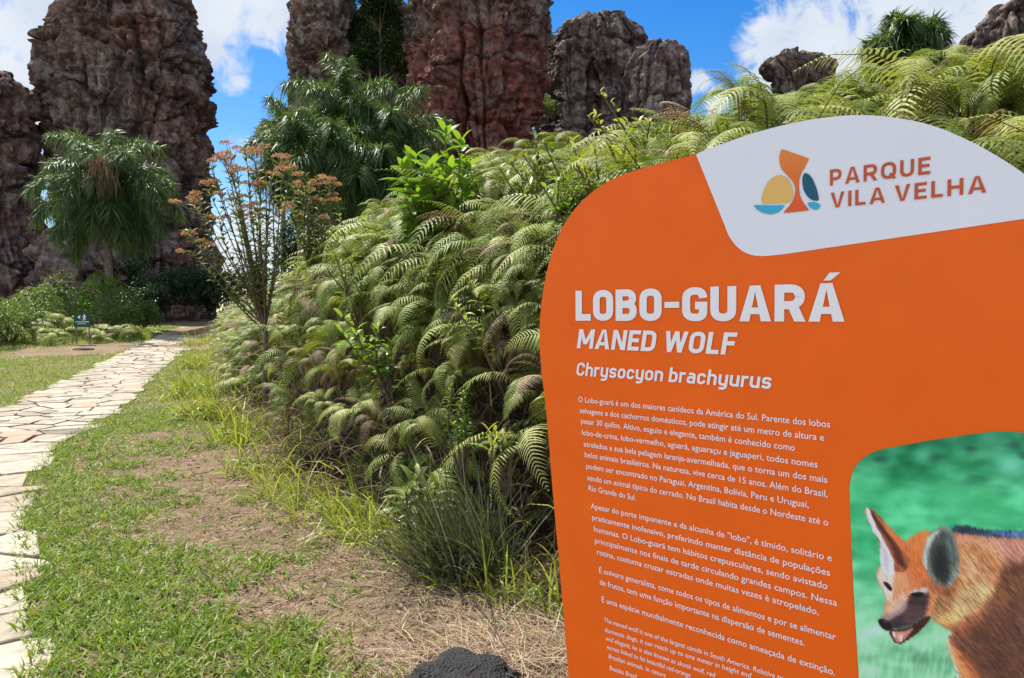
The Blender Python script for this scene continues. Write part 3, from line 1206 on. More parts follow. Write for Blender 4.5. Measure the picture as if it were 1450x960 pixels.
def loop(x0, x1, y0, y1, r):
    p = rc([(x0, (y0 + y1) / 2), (x0, y1), (x1, y1), (x1, y0), (x0, y0), (x0, (y0 + y1) / 2)], r)
    return p[:-1]


def glyph(ch, t, wk=1.0):
    """-> (width, list of (V, F))"""
    S = []
    W_ = {'L': .52, 'O': .66, 'B': .66, '-': .42, 'G': .68, 'U': .66, 'A': .76, 'R': .68, 'M': .86, 'N': .70, 'E': .56, 'D': .66, 'W': 1.0, 'F': .54, 'C': .64, 'P': .62, 'Q': .74, 'I': t, 'V': .72, 'H': .68,
          'c': .54, 'h': .57, 'r': .40, 'y': .57, 's': .53, 'o': .57, 'n': .57, 'b': .57, 'a': .55, 'u': .57}
    w = W_[ch] * (wk if ch != 'I' else 1)
    x0, x1, y0, y1 = t / 2, w - t / 2, t / 2, 1 - t / 2
    xh = 0.74
    yx = xh - t / 2
    st = lambda pts, r=0.0, closed=False: S.append(ribbon(rc(pts, r) if not closed else pts, t, closed))
    qd = lambda *p: S.append(([np.array(a, float) for a in p], [tuple(range(len(p)))]))
    s = t * 1.1
    r = min(0.30, (w - t) * 0.48)
    if ch == 'L':
        st([(x0, 1), (x0, y0), (w, y0)])
    elif ch == 'O':
        st(loop(x0, x1, y0, y1, r), closed=True)
    elif ch == 'Q':
        st(loop(x0, x1, y0, y1, 0.40), closed=True)
        qd((w * .52, .30), (w * .52 + s * .9, .34), (w * 1.02, .0), (w * 1.02 - s * 1.0, -.03))
    elif ch == 'D':
        st(rc([(x0, .5), (x0, y1), (x1, y1), (x1, y0), (x0, y0), (x0, .5)], {2: r, 3: r})[:-1], closed=True)
    elif ch == 'B':
        st([(x0, 0), (x0, 1)])
        st([(t, y1), (x1 - .02, y1), (x1 - .02, .53), (t, .53)], .2)
        st([(t, .52), (x1, .52), (x1, y0), (t, y0)], .2)
    elif ch == '-':
        qd((0, .40), (w, .40), (w, .58), (0, .58))
    elif ch == 'G':
        st([(x1, .68), (x1, y1), (x0, y1), (x0, y0), (x1, y0), (x1, .46), (w * .52, .46)], {1: r, 2: r, 3: r, 4: r})
    elif ch == 'C':
        st([(x1, .66), (x1, y1), (x0, y1), (x0, y0), (x1, y0), (x1, .34)], r)
    elif ch == 'U':
        st([(x0, 1), (x0, y0), (x1, y0), (x1, 1)], r)
    elif ch in 'AV':
        f = (lambda y: y) if ch == 'A' else (lambda y: 1 - y)
        qd((0, f(0)), (s, f(0)), (w / 2 + s * .12, f(1)), (w / 2 - s * .52, f(1)))
        qd((w, f(0)), (w - s, f(0)), (w / 2 - s * .12, f(1)), (w / 2 + s * .52, f(1)))
        if ch == 'A':
            qd((w * .2, .2), (w * .8, .2), (w * .74, .2 + t * .85), (w * .26, .2 + t * .85))
    elif ch in 'RP':
        st([(x0, 0), (x0, 1)])
        yb = .44 if ch == 'R' else .40
        st([(t, y1), (x1, y1), (x1, yb), (t, yb)], .24)
        if ch == 'R':
            qd((w * .42, yb), (w * .42 + s, yb), (w + .02, 0), (w + .02 - s * 1.05, 0))
    elif ch == 'M':
        st([(x0, 0), (x0, 1)])
        st([(x1, 0), (x1, 1)])
        qd((t * .1, 1), (t * 1.1, 1), (w / 2 + t * .5, .22), (w / 2 - t * .5, .22))
        qd((w - t * .1, 1), (w - t * 1.1, 1), (w / 2 - t * .5, .22), (w / 2 + t * .5, .22))
    elif ch == 'N':
        st([(x0, 0), (x0, 1)])
        st([(x1, 0), (x1, 1)])
        qd((t * .1, 1), (t * 1.15, 1), (w - t * .1, 0), (w - t * 1.15, 0))
    elif ch in 'EF':
        st([(x0, 0), (x0, 1)])
        st([(t, y1), (w, y1)])
        st([(t, .51), (w * .92, .51)])
        if ch == 'E':
            st([(t, y0), (w, y0)])
    elif ch == 'H':
        st([(x0, 0), (x0, 1)])
        st([(x1, 0), (x1, 1)])
        st([(t, .5), (w - t, .5)])
    elif ch == 'I':
        st([(x0, 0), (x0, 1)])
    elif ch == 'W':
        for k_, (a_, b_) in enumerate([(0, .27), (.5, .27), (.5, .73), (1, .73)]):
            A_, B_ = a_ * w, b_ * w
            q_ = s * .45
            ca_ = A_ + (q_ if a_ == 0 else (-q_ if a_ == 1 else 0))
            qd((ca_ - q_, 1), (ca_ + q_, 1), (B_ + q_, 0), (B_ - q_, 0))
    elif ch == 'c':
        st([(x1, xh * .66), (x1, yx), (x0, yx), (x0, y0), (x1, y0), (x1, xh * .34)], .2)
    elif ch in 'hn':
        st([(x0, 0), (x0, 1.02 if ch == 'h' else xh)])
        st([(t * .8, yx), (x1, yx), (x1, 0)], .2)
    elif ch == 'r':
        st([(x0, 0), (x0, xh)])
        st([(t * .8, yx - .04), (w * .7, yx), (w, yx)], .05)
    elif ch == 'y':
        st([(x1, xh), (x1, -.27 + t / 2), (x0, -.27 + t / 2)], .2)
        st([(x0, xh), (x0, y0), (x1 - t * .4, y0)], .2)
    elif ch == 's':
        st([(x1, xh * .72), (x1, yx), (x0, yx), (x0, xh * .5), (x1, xh * .5), (x1, y0), (x0, y0), (x0, xh * .28)], .13)
    elif ch == 'o':
        st(loop(x0, x1, y0, yx, .2), closed=True)
    elif ch == 'b':
        st([(x0, 0), (x0, 1.02)])
        st([(t * .8, yx), (x1, yx), (x1, y0), (t * .8, y0)], .2)
    elif ch == 'a':
        st([(x0 + .02, yx), (x1, yx), (x1, 0)], .18)
        st([(x1 - t * .4, xh * .56), (x0, xh * .56), (x0, y0), (x1 - t * .4, y0)], .12)
    elif ch == 'u':
        st([(x0, xh), (x0, y0), (x1 - t * .4, y0)], .2)
        st([(x1, 0), (x1, xh)])
    return w, S


def lay_drawn(name, lines, mat, t, shear=0.0, gap=0.085, wk=1.0, off=-0.0028):
    VV, FF = [], []
    for words, pl, pr, cap in lines:
        pieces, x = [], 0.0
        for ch in words:
            if ch == ' ':
                x += 0.30
                continue
            w, S = glyph('A' if ch == 'Á' else ch, t, wk)
            if ch == 'Á':
                S = S + [([np.array(p_, float) for p_ in [(w * .42, 1.07), (w * .62, 1.07), (w * .88, 1.27), (w * .58, 1.27)]], [(0, 1, 2, 3)])]
            for V, F in S:
                pieces.append(([(p_[0] + x, p_[1]) for p_ in V], F))
            x += w + gap
        x -= gap
        a, b = np.array(sp(*pl)), np.array(sp(*pr))
        d = b - a
        L = np.linalg.norm(d)
        d /= L
        nv = np.array([-d[1], d[0]])
        sx = L / x
        for k, (V, F) in enumerate(pieces):
            base = len(VV)
            for px_, py_ in V:
                p_ = a + d * (px_ + shear * py_ * cap / sx) * sx + nv * py_ * cap
                VV.append((p_[0], off - 0.00004 * (k % 5), p_[1]))
            FF += [tuple(base + i for i in f) for f in F]
    me = bpy.data.meshes.new(name)
    me.from_pydata(VV, [], FF)
    me.materials.append(mat)
    return obj(name, me, sign)


lay_drawn('title_lettering', [('LOBO-GUARÁ', (816, 454), (1196.5, 455.5), cap_at(826, 454, 42.5))], m_letter, 0.22, 0.0, 0.08)
lay_drawn('subtitle_lettering', [('MANED WOLF', (817.6, 492.8), (1040, 502.4), cap_at(825, 493, 27))], m_letter, 0.19, 0.17, 0.10)
lay_drawn('species_lettering', [('Chrysocyon brachyurus', (816.6, 531.4), (1091.7, 550.7), cap_at(825, 531.4, 18.5))], m_letter, 0.17, 0.15, 0.10)
m_brand = print_mat('lettering_rust', (0.56, 0.10, 0.035), 0.45, 0.03)
lay_drawn('park_name_lettering', [('PARQUE', (1175.7, 263), (1317.8, 246.3), cap_at(1180, 263, 22.5)),
                                  ('VILA VELHA', (1176.8, 294.6), (1397, 272.5), cap_at(1182, 294, 21.5))], m_brand, 0.18, 0.0, 0.22, 1.12)
cb = cap_at(824, 568.8, 8.0)
BODY = [('O Lobo-guará é um dos maiores canídeos da América do Sul. Parente dos lobos', (819.7, 568.8), (1176, 605.2)),
        ('selvagens e dos cachorros domésticos, pode atingir até um metro de altura e', (822, 584.5), (1167.5, 623.9)),
        ('pesar 30 quilos. Altivo, esguio e elegante, também é conhecido como', (823.8, 599.3), (1126.3, 638.2)),
        ('lobo-de-crina, lobo-vermelho, aguará, aguaraçu e jaguaperi, todos nomes', (825, 615.6), (1158.3, 661.9)),
        ('atrelados a sua bela pelagem laranja-avermelhada, que o torna um dos mais', (827.4, 631.9), (1172, 683.5)),
        ('belos animais brasileiros. Na natureza, vive cerca de 15 anos. Além do Brasil,', (829, 646.8), (1172.6, 703.7)),
        ('podem ser encontrado no Paraguai, Argentina, Bolívia, Peru e Uruguai,', (831, 663), (1145.9, 718.8)),
        ('sendo um animal típico do cerrado. No Brasil habita desde o Nordeste até o', (832.4, 679.4), (1173.4, 744)),
        ('Rio Grande do Sul.', (834.5, 694.2), (901.2, 708.4)),
        ('Apesar do porte imponente e da alcunha de "lobo", é tímido, solitário e', (837.4, 719.3), (1178.5, 794.3)),
        ('praticamente inofensivo, preferindo manter distância de populações', (839.5, 735.6), (1176, 815)),
        ('humanas. O Lobo-guará tem hábitos crepusculares, sendo avistado', (842, 752), (1172.5, 834)),
        ('principalmente nos finais de tarde circulando grandes campos. Nessa', (843.4, 768.2), (1186, 857.8)),
        ('rotina, costuma cruzar estradas onde muitas vezes é atropelado.', (846.3, 784.5), (1160, 870.5)),
        ('É onívoro generalista, come todos os tipos de alimentos e por se alimentar', (849.3, 810.3), (1184.4, 906)),
        ('de frutos, tem uma função importante na dispersão de sementes.', (850.2, 827), (1140, 914)),
        ('É uma espécie mundialmente reconhecida como ameaçada de extinção.', (852.9, 851.8), (1183, 955.6))]
lay_lines('portuguese_text', [(a, b, c, cb, None) for a, b, c in BODY], m_letter, 0.006, 0.0, 3)
ce = cap_at(860, 880, 6.6)
ENG = [('The maned wolf is one of the largest canids in South America. Relative to', (856.2, 879.7), (1098, 959.5), 'The maned wolf is one of the largest canids in South America. Relative'),
       ('domestic dogs, it can reach up to one meter in height and', (857.3, 894), (1065, 959.6), None),
       ('and elegant, he is also known as skunk wolf, red', (858.9, 905.9), (1014, 959), None),
       ('names linked to his beautiful red-orange', (860.4, 918), (979, 959), None),
       ('Brazilian animals. In nature', (862.5, 931.3), (943.5, 959), None),
       ('Besides Brazil', (864, 947.8), (903, 961), None)]
lay_lines('english_text', [(a, b, c, ce, d) for a, b, c, d in ENG], m_letter, 0.004, 0.18, 3)

# the printed photograph of the wolf ----------------------------------------
pic_left = [(1420, 611), (1400, 612), (1340, 620), (1262, 633.5), (1246, 637), (1230, 644), (1217, 654), (1208, 668), (1204, 684), (1203.5, 700), (1206, 770), (1210.5, 860), (1217, 965), (1226, 1080), (1240, 1200)]
pic_right = [(1420, 611), (1440, 611.5), (1460, 615), (1478, 624), (1490, 640), (1494, 660), (1494, 700), (1494, 860), (1490, 1080), (1488, 1200)]
pl_s = catmull(np.array(pic_left, float), 10)
pr_s = catmull(np.array(pic_right, float), 10)
NR, NC = 420, 300
vr = np.concatenate([611 + 60 * np.linspace(0, 1, 120, endpoint=False) ** 1.6, np.linspace(671, 1100, NR - 120)])
pl_s[:, 1] = np.maximum.accumulate(pl_s[:, 1])
pr_s[:, 1] = np.maximum.accumulate(pr_s[:, 1])
Lu = np.interp(vr, pl_s[:, 1], pl_s[:, 0])
Ru = np.interp(vr, pr_s[:, 1], pr_s[:, 0])
tt = np.linspace(0, 1, NC)
UU = Lu[:, None] + (Ru - Lu)[:, None] * tt[None, :]
VVp = np.repeat(vr[:, None], NC, 1)
X = (UU.ravel() - 1190) * 2.665
Y = (VVp.ravel() - 600) * 2.665
P2 = np.stack([X, Y], 1)


def n2(sx, sy=None, seed=0, oct=3, ang=0.0):
    sy = sy or sx
    ca_, sa_ = math.cos(ang), math.sin(ang)
    a = X * ca_ + Y * sa_
    b = -X * sa_ + Y * ca_
    return fbm(np.stack([a / sx, b / sy, np.full(len(X), seed * 3.3 + 0.5)], 1), oct)


def s2l(c):
    c = np.array(c, float) / 255
    return np.where(c <= 0.04045, c / 12.92, ((c + 0.055) / 1.055) ** 2.4)


def sdist(poly):
    poly = np.array(poly, float)
    inside = np.zeros(len(X), bool)
    dmin = np.full(len(X), 1e9)
    n = len(poly)
    for i in range(n):
        a, b = poly[i], poly[(i + 1) % n]
        c = ((a[1] > Y) != (b[1] > Y))
        if a[1] != b[1]:
            xi = (b[0] - a[0]) * (Y - a[1]) / (b[1] - a[1]) + a[0]
            inside ^= c & (X < xi)
        d = b - a
        t_ = np.clip(((X - a[0]) * d[0] + (Y - a[1]) * d[1]) / (d @ d + 1e-9), 0, 1)
        dd = np.hypot(X - a[0] - d[0] * t_, Y - a[1] - d[1] * t_)
        dmin = np.minimum(dmin, dd)
    return np.where(inside, dmin, -dmin)


def rounded(poly):
    return catmull(np.array(poly, float), 5, True)


IMG = np.zeros((len(X), 3))
g = Y / 960
base_top, base_mid, base_low = np.array([30, 125, 80.]), np.array([70, 190, 125.]), np.array([135, 205, 155.])
IMG[:] = base_top * (1 - sstep(0.05, 0.35, g))[:, None] + base_mid * sstep(0.05, 0.35, g)[:, None]
k = sstep(0.45, 0.85, g)[:, None]
IMG = IMG * (1 - k) + base_low * k
nA = n2(190, 95, 1, 2)
IMG += nA[:, None] * np.array([60, 62, 55.]) * 1.1
nB = n2(80, 45, 2, 2)
IMG += nB[:, None] * np.array([36, 38, 36.])
low = sstep(0.6, 0.95, g)[:, None]
IMG += low * n2(16, 70, 6, 2, 0.15)[:, None] * np.array([34, 30, 30.])
kk = sstep(0.1, 0.55, n2(130, 60, 9, 2))[:, None] * (1 - sstep(0.1, 0.38, g))[:, None]
IMG = IMG * (1 - kk * 0.75) + np.array([18, 66, 58.]) * kk * 0.75
for (cx_, cy_, r_, col) in [(640, 155, 38, (130, 225, 190)), (310, 115, 30, (100, 200, 160)), (575, 60, 45, (80, 170, 130)), (90, 260, 60, (80, 200, 130)), (420, 270, 70, (90, 205, 140)), (560, 310, 55, (60, 175, 105))]:
    m_ = np.exp(-((X - cx_) ** 2 + (Y - cy_) ** 2 * 1.5) / (2 * r_ * r_))[:, None] * 0.7
    IMG = IMG * (1 - m_) + np.array(col, float) * m_


def layer(poly, col, soft=4.0, fur=0.0, ang=0.0, amt=1.0, vary=0.0, seed=0, fs=(46, 4.5), smooth=True):
    global IMG
    p = rounded(poly) if smooth else poly
    d = sdist(p)
    if fur:
        d = d + fur * n2(fs[0], fs[1], 20 + seed, 3, ang) * 2.2 + fur * 0.6 * n2(fs[0] * 0.4, fs[1] * 0.6, 60 + seed, 2, ang + 0.25)
    m_ = sstep(-soft, soft, d)[:, None] * amt
    c = np.array(col, float)[None, :]
    if vary:
        c = c * (1 + vary * n2(fs[0], fs[1], 40 + seed, 4, ang) + vary * 0.5 * n2(90, 60, 80 + seed, 2))[:, None]
    IMG = IMG * (1 - m_) + c * m_


A1 = 0.75
# trunk of the animal: broad soft tones, then fur
layer([(330, 420), (440, 408), (560, 422), (700, 428), (900, 440), (900, 1400), (480, 1400), (470, 1060), (455, 960), (430, 890), (408, 830), (418, 785), (360, 735), (320, 600)], (172, 104, 70), 7, 8, A1, 1, 0.4, 1)
layer([(440, 415), (600, 428), (900, 440), (900, 540), (640, 530), (480, 500)], (206, 146, 124), 16, 10, 1.15, 0.85, 0.4, 2)
layer([(470, 430), (560, 440), (620, 520), (590, 600), (500, 560)], (226, 158, 112), 24, 12, 1.0, 0.75, 0.4, 31)
layer([(620, 540), (700, 520), (900, 490), (900, 1400), (560, 1400), (500, 960), (440, 850), (440, 800), (530, 740), (580, 660)], (92, 60, 46), 42, 16, A1, 0.93, 0.4, 3)
layer([(640, 700), (760, 640), (900, 640), (900, 1100), (700, 1000)], (112, 76, 60), 50, 14, A1, 0.6, 0.5, 32)
layer([(560, 640), (640, 560), (720, 560), (660, 660), (580, 740)], (128, 84, 56), 34, 14, 0.8, 0.7, 0.5, 33)
layer([(405, 815), (440, 860), (495, 960), (530, 1100), (470, 1200), (455, 970), (425, 885)], (228, 158, 102), 13, 8, 1.2, 0.95, 0.4, 4)
layer([(404, 815), (418, 850), (440, 915), (462, 990), (470, 1060), (452, 1000), (428, 905)], (245, 222, 200), 7, 6, 1.2, 0.85, 0.2, 5)
layer([(430, 860), (500, 900), (540, 1000), (500, 1000), (450, 920)], (200, 112, 60), 18, 8, 1.2, 0.6, 0.3, 34)
# mane
layer([(420, 396), (450, 382), (520, 394), (600, 402), (900, 410), (900, 432), (600, 428), (500, 418), (440, 412)], (50, 62, 84), 7, 6, 1.35, 0.95, 0.7, 6, (34, 4))
layer([(570, 408), (640, 408), (800, 414), (800, 428), (640, 426)], (84, 120, 186), 7, 6, 1.35, 0.75, 0.4, 7, (34, 4))
# ruff streaming back from cheek and ear
layer([(440, 470), (520, 460), (590, 510), (590, 600), (550, 670), (480, 735), (400, 762), (345, 730), (340, 640), (430, 610)], (196, 132, 82), 20, 13, 0.85, 0.95, 0.5, 8, (60, 5))
layer([(450, 500), (540, 520), (560, 580), (480, 600), (445, 560)], (224, 160, 118), 16, 12, 0.6, 0.8, 0.5, 35, (60, 5))
layer([(460, 620), (540, 600), (570, 640), (490, 715), (420, 735), (400, 700)], (222, 190, 132), 20, 13, 0.85, 0.75, 0.5, 9, (60, 5))
layer([(350, 700), (430, 690), (440, 745), (390, 757)], (222, 182, 110), 12, 9, 0.5, 0.8, 0.4, 36)
layer([(330, 640), (400, 630), (430, 680), (390, 720), (345, 715)], (150, 106, 72), 18, 8, 0.8, 0.8, 0.45, 10)
# head
layer([(205, 520), (255, 440), (330, 404), (340, 470), (345, 560), (372, 620), (350, 700), (320, 735), (260, 715), (200, 745), (160, 735), (172, 670), (158, 620), (140, 585), (146, 545)], (218, 140, 92), 5, 5, 1.2, 1, 0.3, 11)
layer([(255, 440), (330, 406), (335, 500), (310, 580), (262, 560), (250, 500)], (228, 122, 58), 14, 7, 1.35, 0.9, 0.3, 12)
layer([(270, 520), (330, 540), (340, 610), (280, 615), (250, 570)], (196, 104, 56), 18, 6, 0.9, 0.7, 0.4, 37)
layer([(200, 580), (250, 570), (262, 620), (240, 660), (205, 640)], (232, 158, 112), 16, 5, 1.2, 0.8, 0.3, 38)
layer([(146, 548), (175, 540), (202, 560), (203, 610), (192, 670), (172, 660), (160, 620), (143, 590)], (232, 202, 182), 9, 5, 1.4, 0.92, 0.18, 13)
# near upright ear, far broad ear
layer([(92, 328), (108, 319), (140, 338), (205, 410), (250, 455), (262, 520), (240, 560), (195, 545), (158, 500), (140, 430), (112, 380)], (158, 90, 56), 3, 3, 0.9, 1, 0.4, 14)
layer([(160, 365), (205, 410), (250, 456), (258, 505), (225, 470), (180, 410)], (224, 126, 70), 8, 4, 0.8, 0.9, 0.25, 15)
layer([(185, 425), (220, 470), (246, 540), (215, 525), (196, 475)], (70, 36, 28), 11, 4, 1.0, 0.85, 0.3, 16)
layer([(93, 328), (112, 323), (128, 370), (160, 432), (196, 500), (204, 540), (195, 575), (158, 548), (150, 490), (146, 440), (116, 385)], (222, 216, 214), 4, 4, 1.0, 1, 0.14, 17)
layer([(150, 440), (180, 500), (190, 550), (165, 540), (155, 490)], (190, 182, 184), 12, 4, 1.0, 0.6, 0.2, 39)
layer([(118, 330), (150, 372), (196, 440), (192, 452), (150, 398), (126, 360)], (66, 42, 34), 3, 0, 0, 0.85)
layer([(386, 384), (410, 398), (432, 430), (446, 475), (450, 535), (436, 590), (402, 622), (358, 600), (324, 552), (312, 500), (322, 450), (350, 408)], (132, 138, 126), 4, 3, 1.3, 1, 0.25, 18)
layer([(322, 450), (345, 415), (375, 402), (350, 440), (330, 500), (326, 550), (312, 510)], (196, 206, 200), 6, 3, 1.3, 0.85, 0.2, 40)
layer([(388, 402), (414, 424), (434, 472), (438, 525), (422, 580), (396, 604), (368, 588), (340, 540), (334, 492), (352, 440)], (74, 82, 74), 14, 6, 1.3, 1, 0.4, 19, (40, 6))
layer([(360, 470), (392, 470), (412, 530), (400, 600), (372, 590), (348, 540)], (30, 36, 38), 24, 7, 1.35, 0.9, 0.3, 20, (40, 6))
layer([(404, 440), (424, 470), (430, 520), (412, 500)], (108, 128, 118), 12, 5, 1.3, 0.7, 0.4, 41, (40, 5))
layer([(420, 530), (444, 534), (436, 586), (418, 588)], (120, 150, 130), 12, 4, 1.3, 0.5, 0.3, 42)
layer([(340, 585), (400, 612), (440, 590), (420, 640), (360, 640)], (140, 84, 54), 14, 8, 0.9, 0.7, 0.4, 43)
# muzzle and face marks
layer([(262, 650), (300, 630), (334, 644), (330, 680), (318, 716), (280, 752), (230, 772), (178, 778), (150, 752), (162, 738), (205, 724), (240, 700)], (58, 44, 48), 12, 5, 0.3, 0.97, 0.35, 21)
layer([(250, 690), (310, 690), (320, 730), (280, 760), (240, 750)], (92, 70, 68), 18, 5, 0.3, 0.7, 0.4, 44)
layer([(152, 737), (182, 712), (214, 690), (235, 668), (252, 676), (244, 704), (210, 726), (176, 744)], (158, 138, 138), 9, 3, 0.5, 0.9, 0.2, 22)
layer([(172, 700), (200, 665), (235, 640), (250, 662), (222, 698), (190, 714)], (226, 186, 156), 11, 4, 0.6, 0.85, 0.2, 23)
layer([(262, 634), (318, 620), (332, 632), (300, 642)], (206, 206, 212), 5, 3, 0.1, 0.8, 0.2, 24)
layer([(162, 597), (180, 600), (196, 621), (188, 630), (172, 614)], (36, 24, 26), 3, 0, 0, 1)
layer([(164, 612), (180, 628), (190, 640), (172, 640)], (224, 214, 216), 4, 0, 0, 0.85)
layer([(266, 641), (302, 634), (316, 644), (288, 654)], (18, 15, 19), 4, 0, 0, 1)
layer([(143, 741), (162, 735), (188, 752), (196, 776), (170, 777), (152, 762)], (24, 20, 26), 3, 0, 0, 1)
layer([(158, 741), (170, 741), (178, 752), (166, 750)], (90, 86, 96), 4, 0, 0, 0.6)
layer([(188, 780), (250, 770), (322, 728), (340, 736), (296, 786), (238, 826), (214, 828), (198, 812)], (62, 36, 34), 4, 3, 0, 1, 0.3, 45)
layer([(196, 786), (240, 782), (275, 770), (258, 796), (234, 820), (212, 822)], (206, 138, 120), 5, 2, 0.4, 0.9, 0.3, 25)
layer([(214, 796), (240, 792), (232, 812), (220, 816)], (232, 176, 160), 5, 0, 0, 0.7)
layer([(198, 785), (204, 785), (209, 803), (203, 802)], (250, 240, 230), 2, 0, 0, 0.95)
layer([(226, 800), (232, 797), (233, 818), (227, 821)], (248, 236, 226), 2, 0, 0, 0.85)
# individual hair strokes over the fur
hair = n2(30, 2.6, 71, 2, A1)
furm = sstep(0, 14, sdist(rounded([(345, 640), (450, 460), (520, 430), (900, 440), (900, 1300), (480, 1300), (420, 850), (430, 770), (370, 735)])))
hair2 = n2(70, 7, 73, 3, A1 + 0.15)
IMG *= (1 + (0.40 * hair + 0.38 * hair2) * furm)[:, None]
tip = sstep(0.25, 0.6, n2(44, 3.2, 75, 2, A1 - 0.1)) * furm
IMG = IMG * (1 - 0.4 * tip[:, None]) + np.array([214, 164, 122.]) * 0.4 * tip[:, None] * (0.45 + 0.55 * sstep(800, 480, Y - 0.2 * X))[:, None] + IMG * 0.4 * tip[:, None] * (1 - (0.45 + 0.55 * sstep(800, 480, Y - 0.2 * X)))[:, None]
headm = sstep(0, 10, sdist(rounded([(205, 520), (255, 440), (330, 404), (345, 560), (360, 640), (300, 640), (220, 700), (160, 640), (146, 560)])))
IMG *= (1 + 0.25 * n2(24, 3, 77, 2, 1.3) * headm)[:, None]
IMG += (fbm(np.stack([X / 4.5, Y / 4.5, np.zeros(len(X))], 1), 2) * 9)[:, None]
IMG = np.clip(IMG, 4, 252)
LIN = np.clip(s2l(IMG) * 1.25, 0, 0.88)
aa, bb = sp_arr(UU.ravel(), VVp.ravel())
idx = np.arange(len(vr) * NC).reshape(len(vr), NC)
Fp = np.stack([idx[:-1, :-1], idx[1:, :-1], idx[1:, 1:], idx[:-1, 1:]], -1).reshape(-1, 4)
me = np_mesh('wolf_picture', np.stack([aa, np.full(len(aa), -0.0012), bb], 1), Fp)
ca_ = me.attributes.new('print', 'FLOAT_COLOR', 'POINT')
ca_.data.foreach_set('color', np.concatenate([LIN, np.ones((len(LIN), 1))], 1).astype(np.float32).ravel())
t = NT('printed_photo')
at = t.new('ShaderNodeAttribute', attribute_name='print')
me.materials.append(t.surf(at.outputs['Color'], 0.45, 0.3))
obj('wolf_picture', me, sign)


# ------------------------------------------------------------------ foliage materials
m_fern = leaf_mat('fern_green', [(0.0, (0.075, 0.11, 0.02)), (0.25, (0.145, 0.185, 0.032)), (0.5, (0.185, 0.245, 0.045)), (0.75, (0.31, 0.33, 0.09)), (0.92, (0.39, 0.36, 0.15)), (1.0, (0.27, 0.17, 0.085))], 0.58, 0.28, 0.27, 0.5)
m_dead = leaf_mat('fern_dead', [(0.0, (0.075, 0.048, 0.028)), (0.5, (0.20, 0.135, 0.075)), (1.0, (0.38, 0.29, 0.175))], 0.7, 0.2, 0.2, 0.6, (1.1, 1.0, 0.8))
m_stalk = plain_mat('fern_stalk', (0.10, 0.055, 0.025), 0.6, 0.3, 0.4, 20)
m_grass = leaf_mat('lawn_green', [(0.0, (0.09, 0.15, 0.02)), (0.4, (0.165, 0.25, 0.03)), (0.75, (0.25, 0.315, 0.05)), (0.92, (0.34, 0.33, 0.09)), (1.0, (0.40, 0.32, 0.17))], 0.5, 0.35, 0.35, 0.0)
m_straw = leaf_mat('straw', [(0.0, (0.11, 0.065, 0.04)), (0.5, (0.27, 0.18, 0.115)), (1.0, (0.46, 0.36, 0.235))], 0.8, 0.15, 0.1, 0.0, (1, 1, 1))
m_tallgrass = leaf_mat('tall_grass', [(0.0, (0.12, 0.17, 0.025)), (0.5, (0.26, 0.31, 0.045)), (0.85, (0.36, 0.36, 0.08)), (1.0, (0.42, 0.33, 0.15))], 0.45, 0.4, 0.4, 0.25)
m_rush = leaf_mat('rush', [(0.0, (0.03, 0.042, 0.018)), (0.55, (0.075, 0.095, 0.04)), (0.8, (0.15, 0.15, 0.075)), (1.0, (0.36, 0.29, 0.18))], 0.4, 0.5, 0.2, 0.1)
m_bright = leaf_mat('bright_leaf', [(0.0, (0.07, 0.15, 0.015)), (0.5, (0.13, 0.25, 0.022)), (1.0, (0.22, 0.33, 0.04))], 0.38, 0.5, 0.42, 0.1)
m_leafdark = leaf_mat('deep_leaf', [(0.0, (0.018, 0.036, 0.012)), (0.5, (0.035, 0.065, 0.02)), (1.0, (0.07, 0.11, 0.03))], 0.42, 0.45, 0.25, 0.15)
m_leafmid = leaf_mat('hedge_leaf', [(0.0, (0.06, 0.10, 0.022)), (0.5, (0.13, 0.19, 0.04)), (1.0, (0.24, 0.28, 0.08))], 0.45, 0.4, 0.35, 0.3)
m_palm = leaf_mat('palm_leaf', [(0.0, (0.025, 0.048, 0.016)), (0.5, (0.065, 0.115, 0.03)), (0.85, (0.135, 0.20, 0.055)), (1.0, (0.2, 0.22, 0.1))], 0.45, 0.4, 0.3, 0.1)
m_shrub = leaf_mat('narrow_leaf', [(0.0, (0.07, 0.10, 0.04)), (0.5, (0.14, 0.19, 0.06)), (0.85, (0.22, 0.25, 0.10)), (1.0, (0.28, 0.2, 0.09))], 0.5, 0.35, 0.3, 0.1)
m_flower = leaf_mat('dry_orange_flower', [(0.0, (0.26, 0.125, 0.065)), (0.5, (0.50, 0.29, 0.16)), (1.0, (0.66, 0.48, 0.30))], 0.7, 0.15, 0.2, 0.25, (1.1, 0.9, 0.6))
m_bark = plain_mat('bark', (0.16, 0.125, 0.10), 0.85, 0.2, 0.45, 8, 0.6)
m_twig = plain_mat('twig', (0.12, 0.085, 0.055), 0.8, 0.2, 0.4, 15)


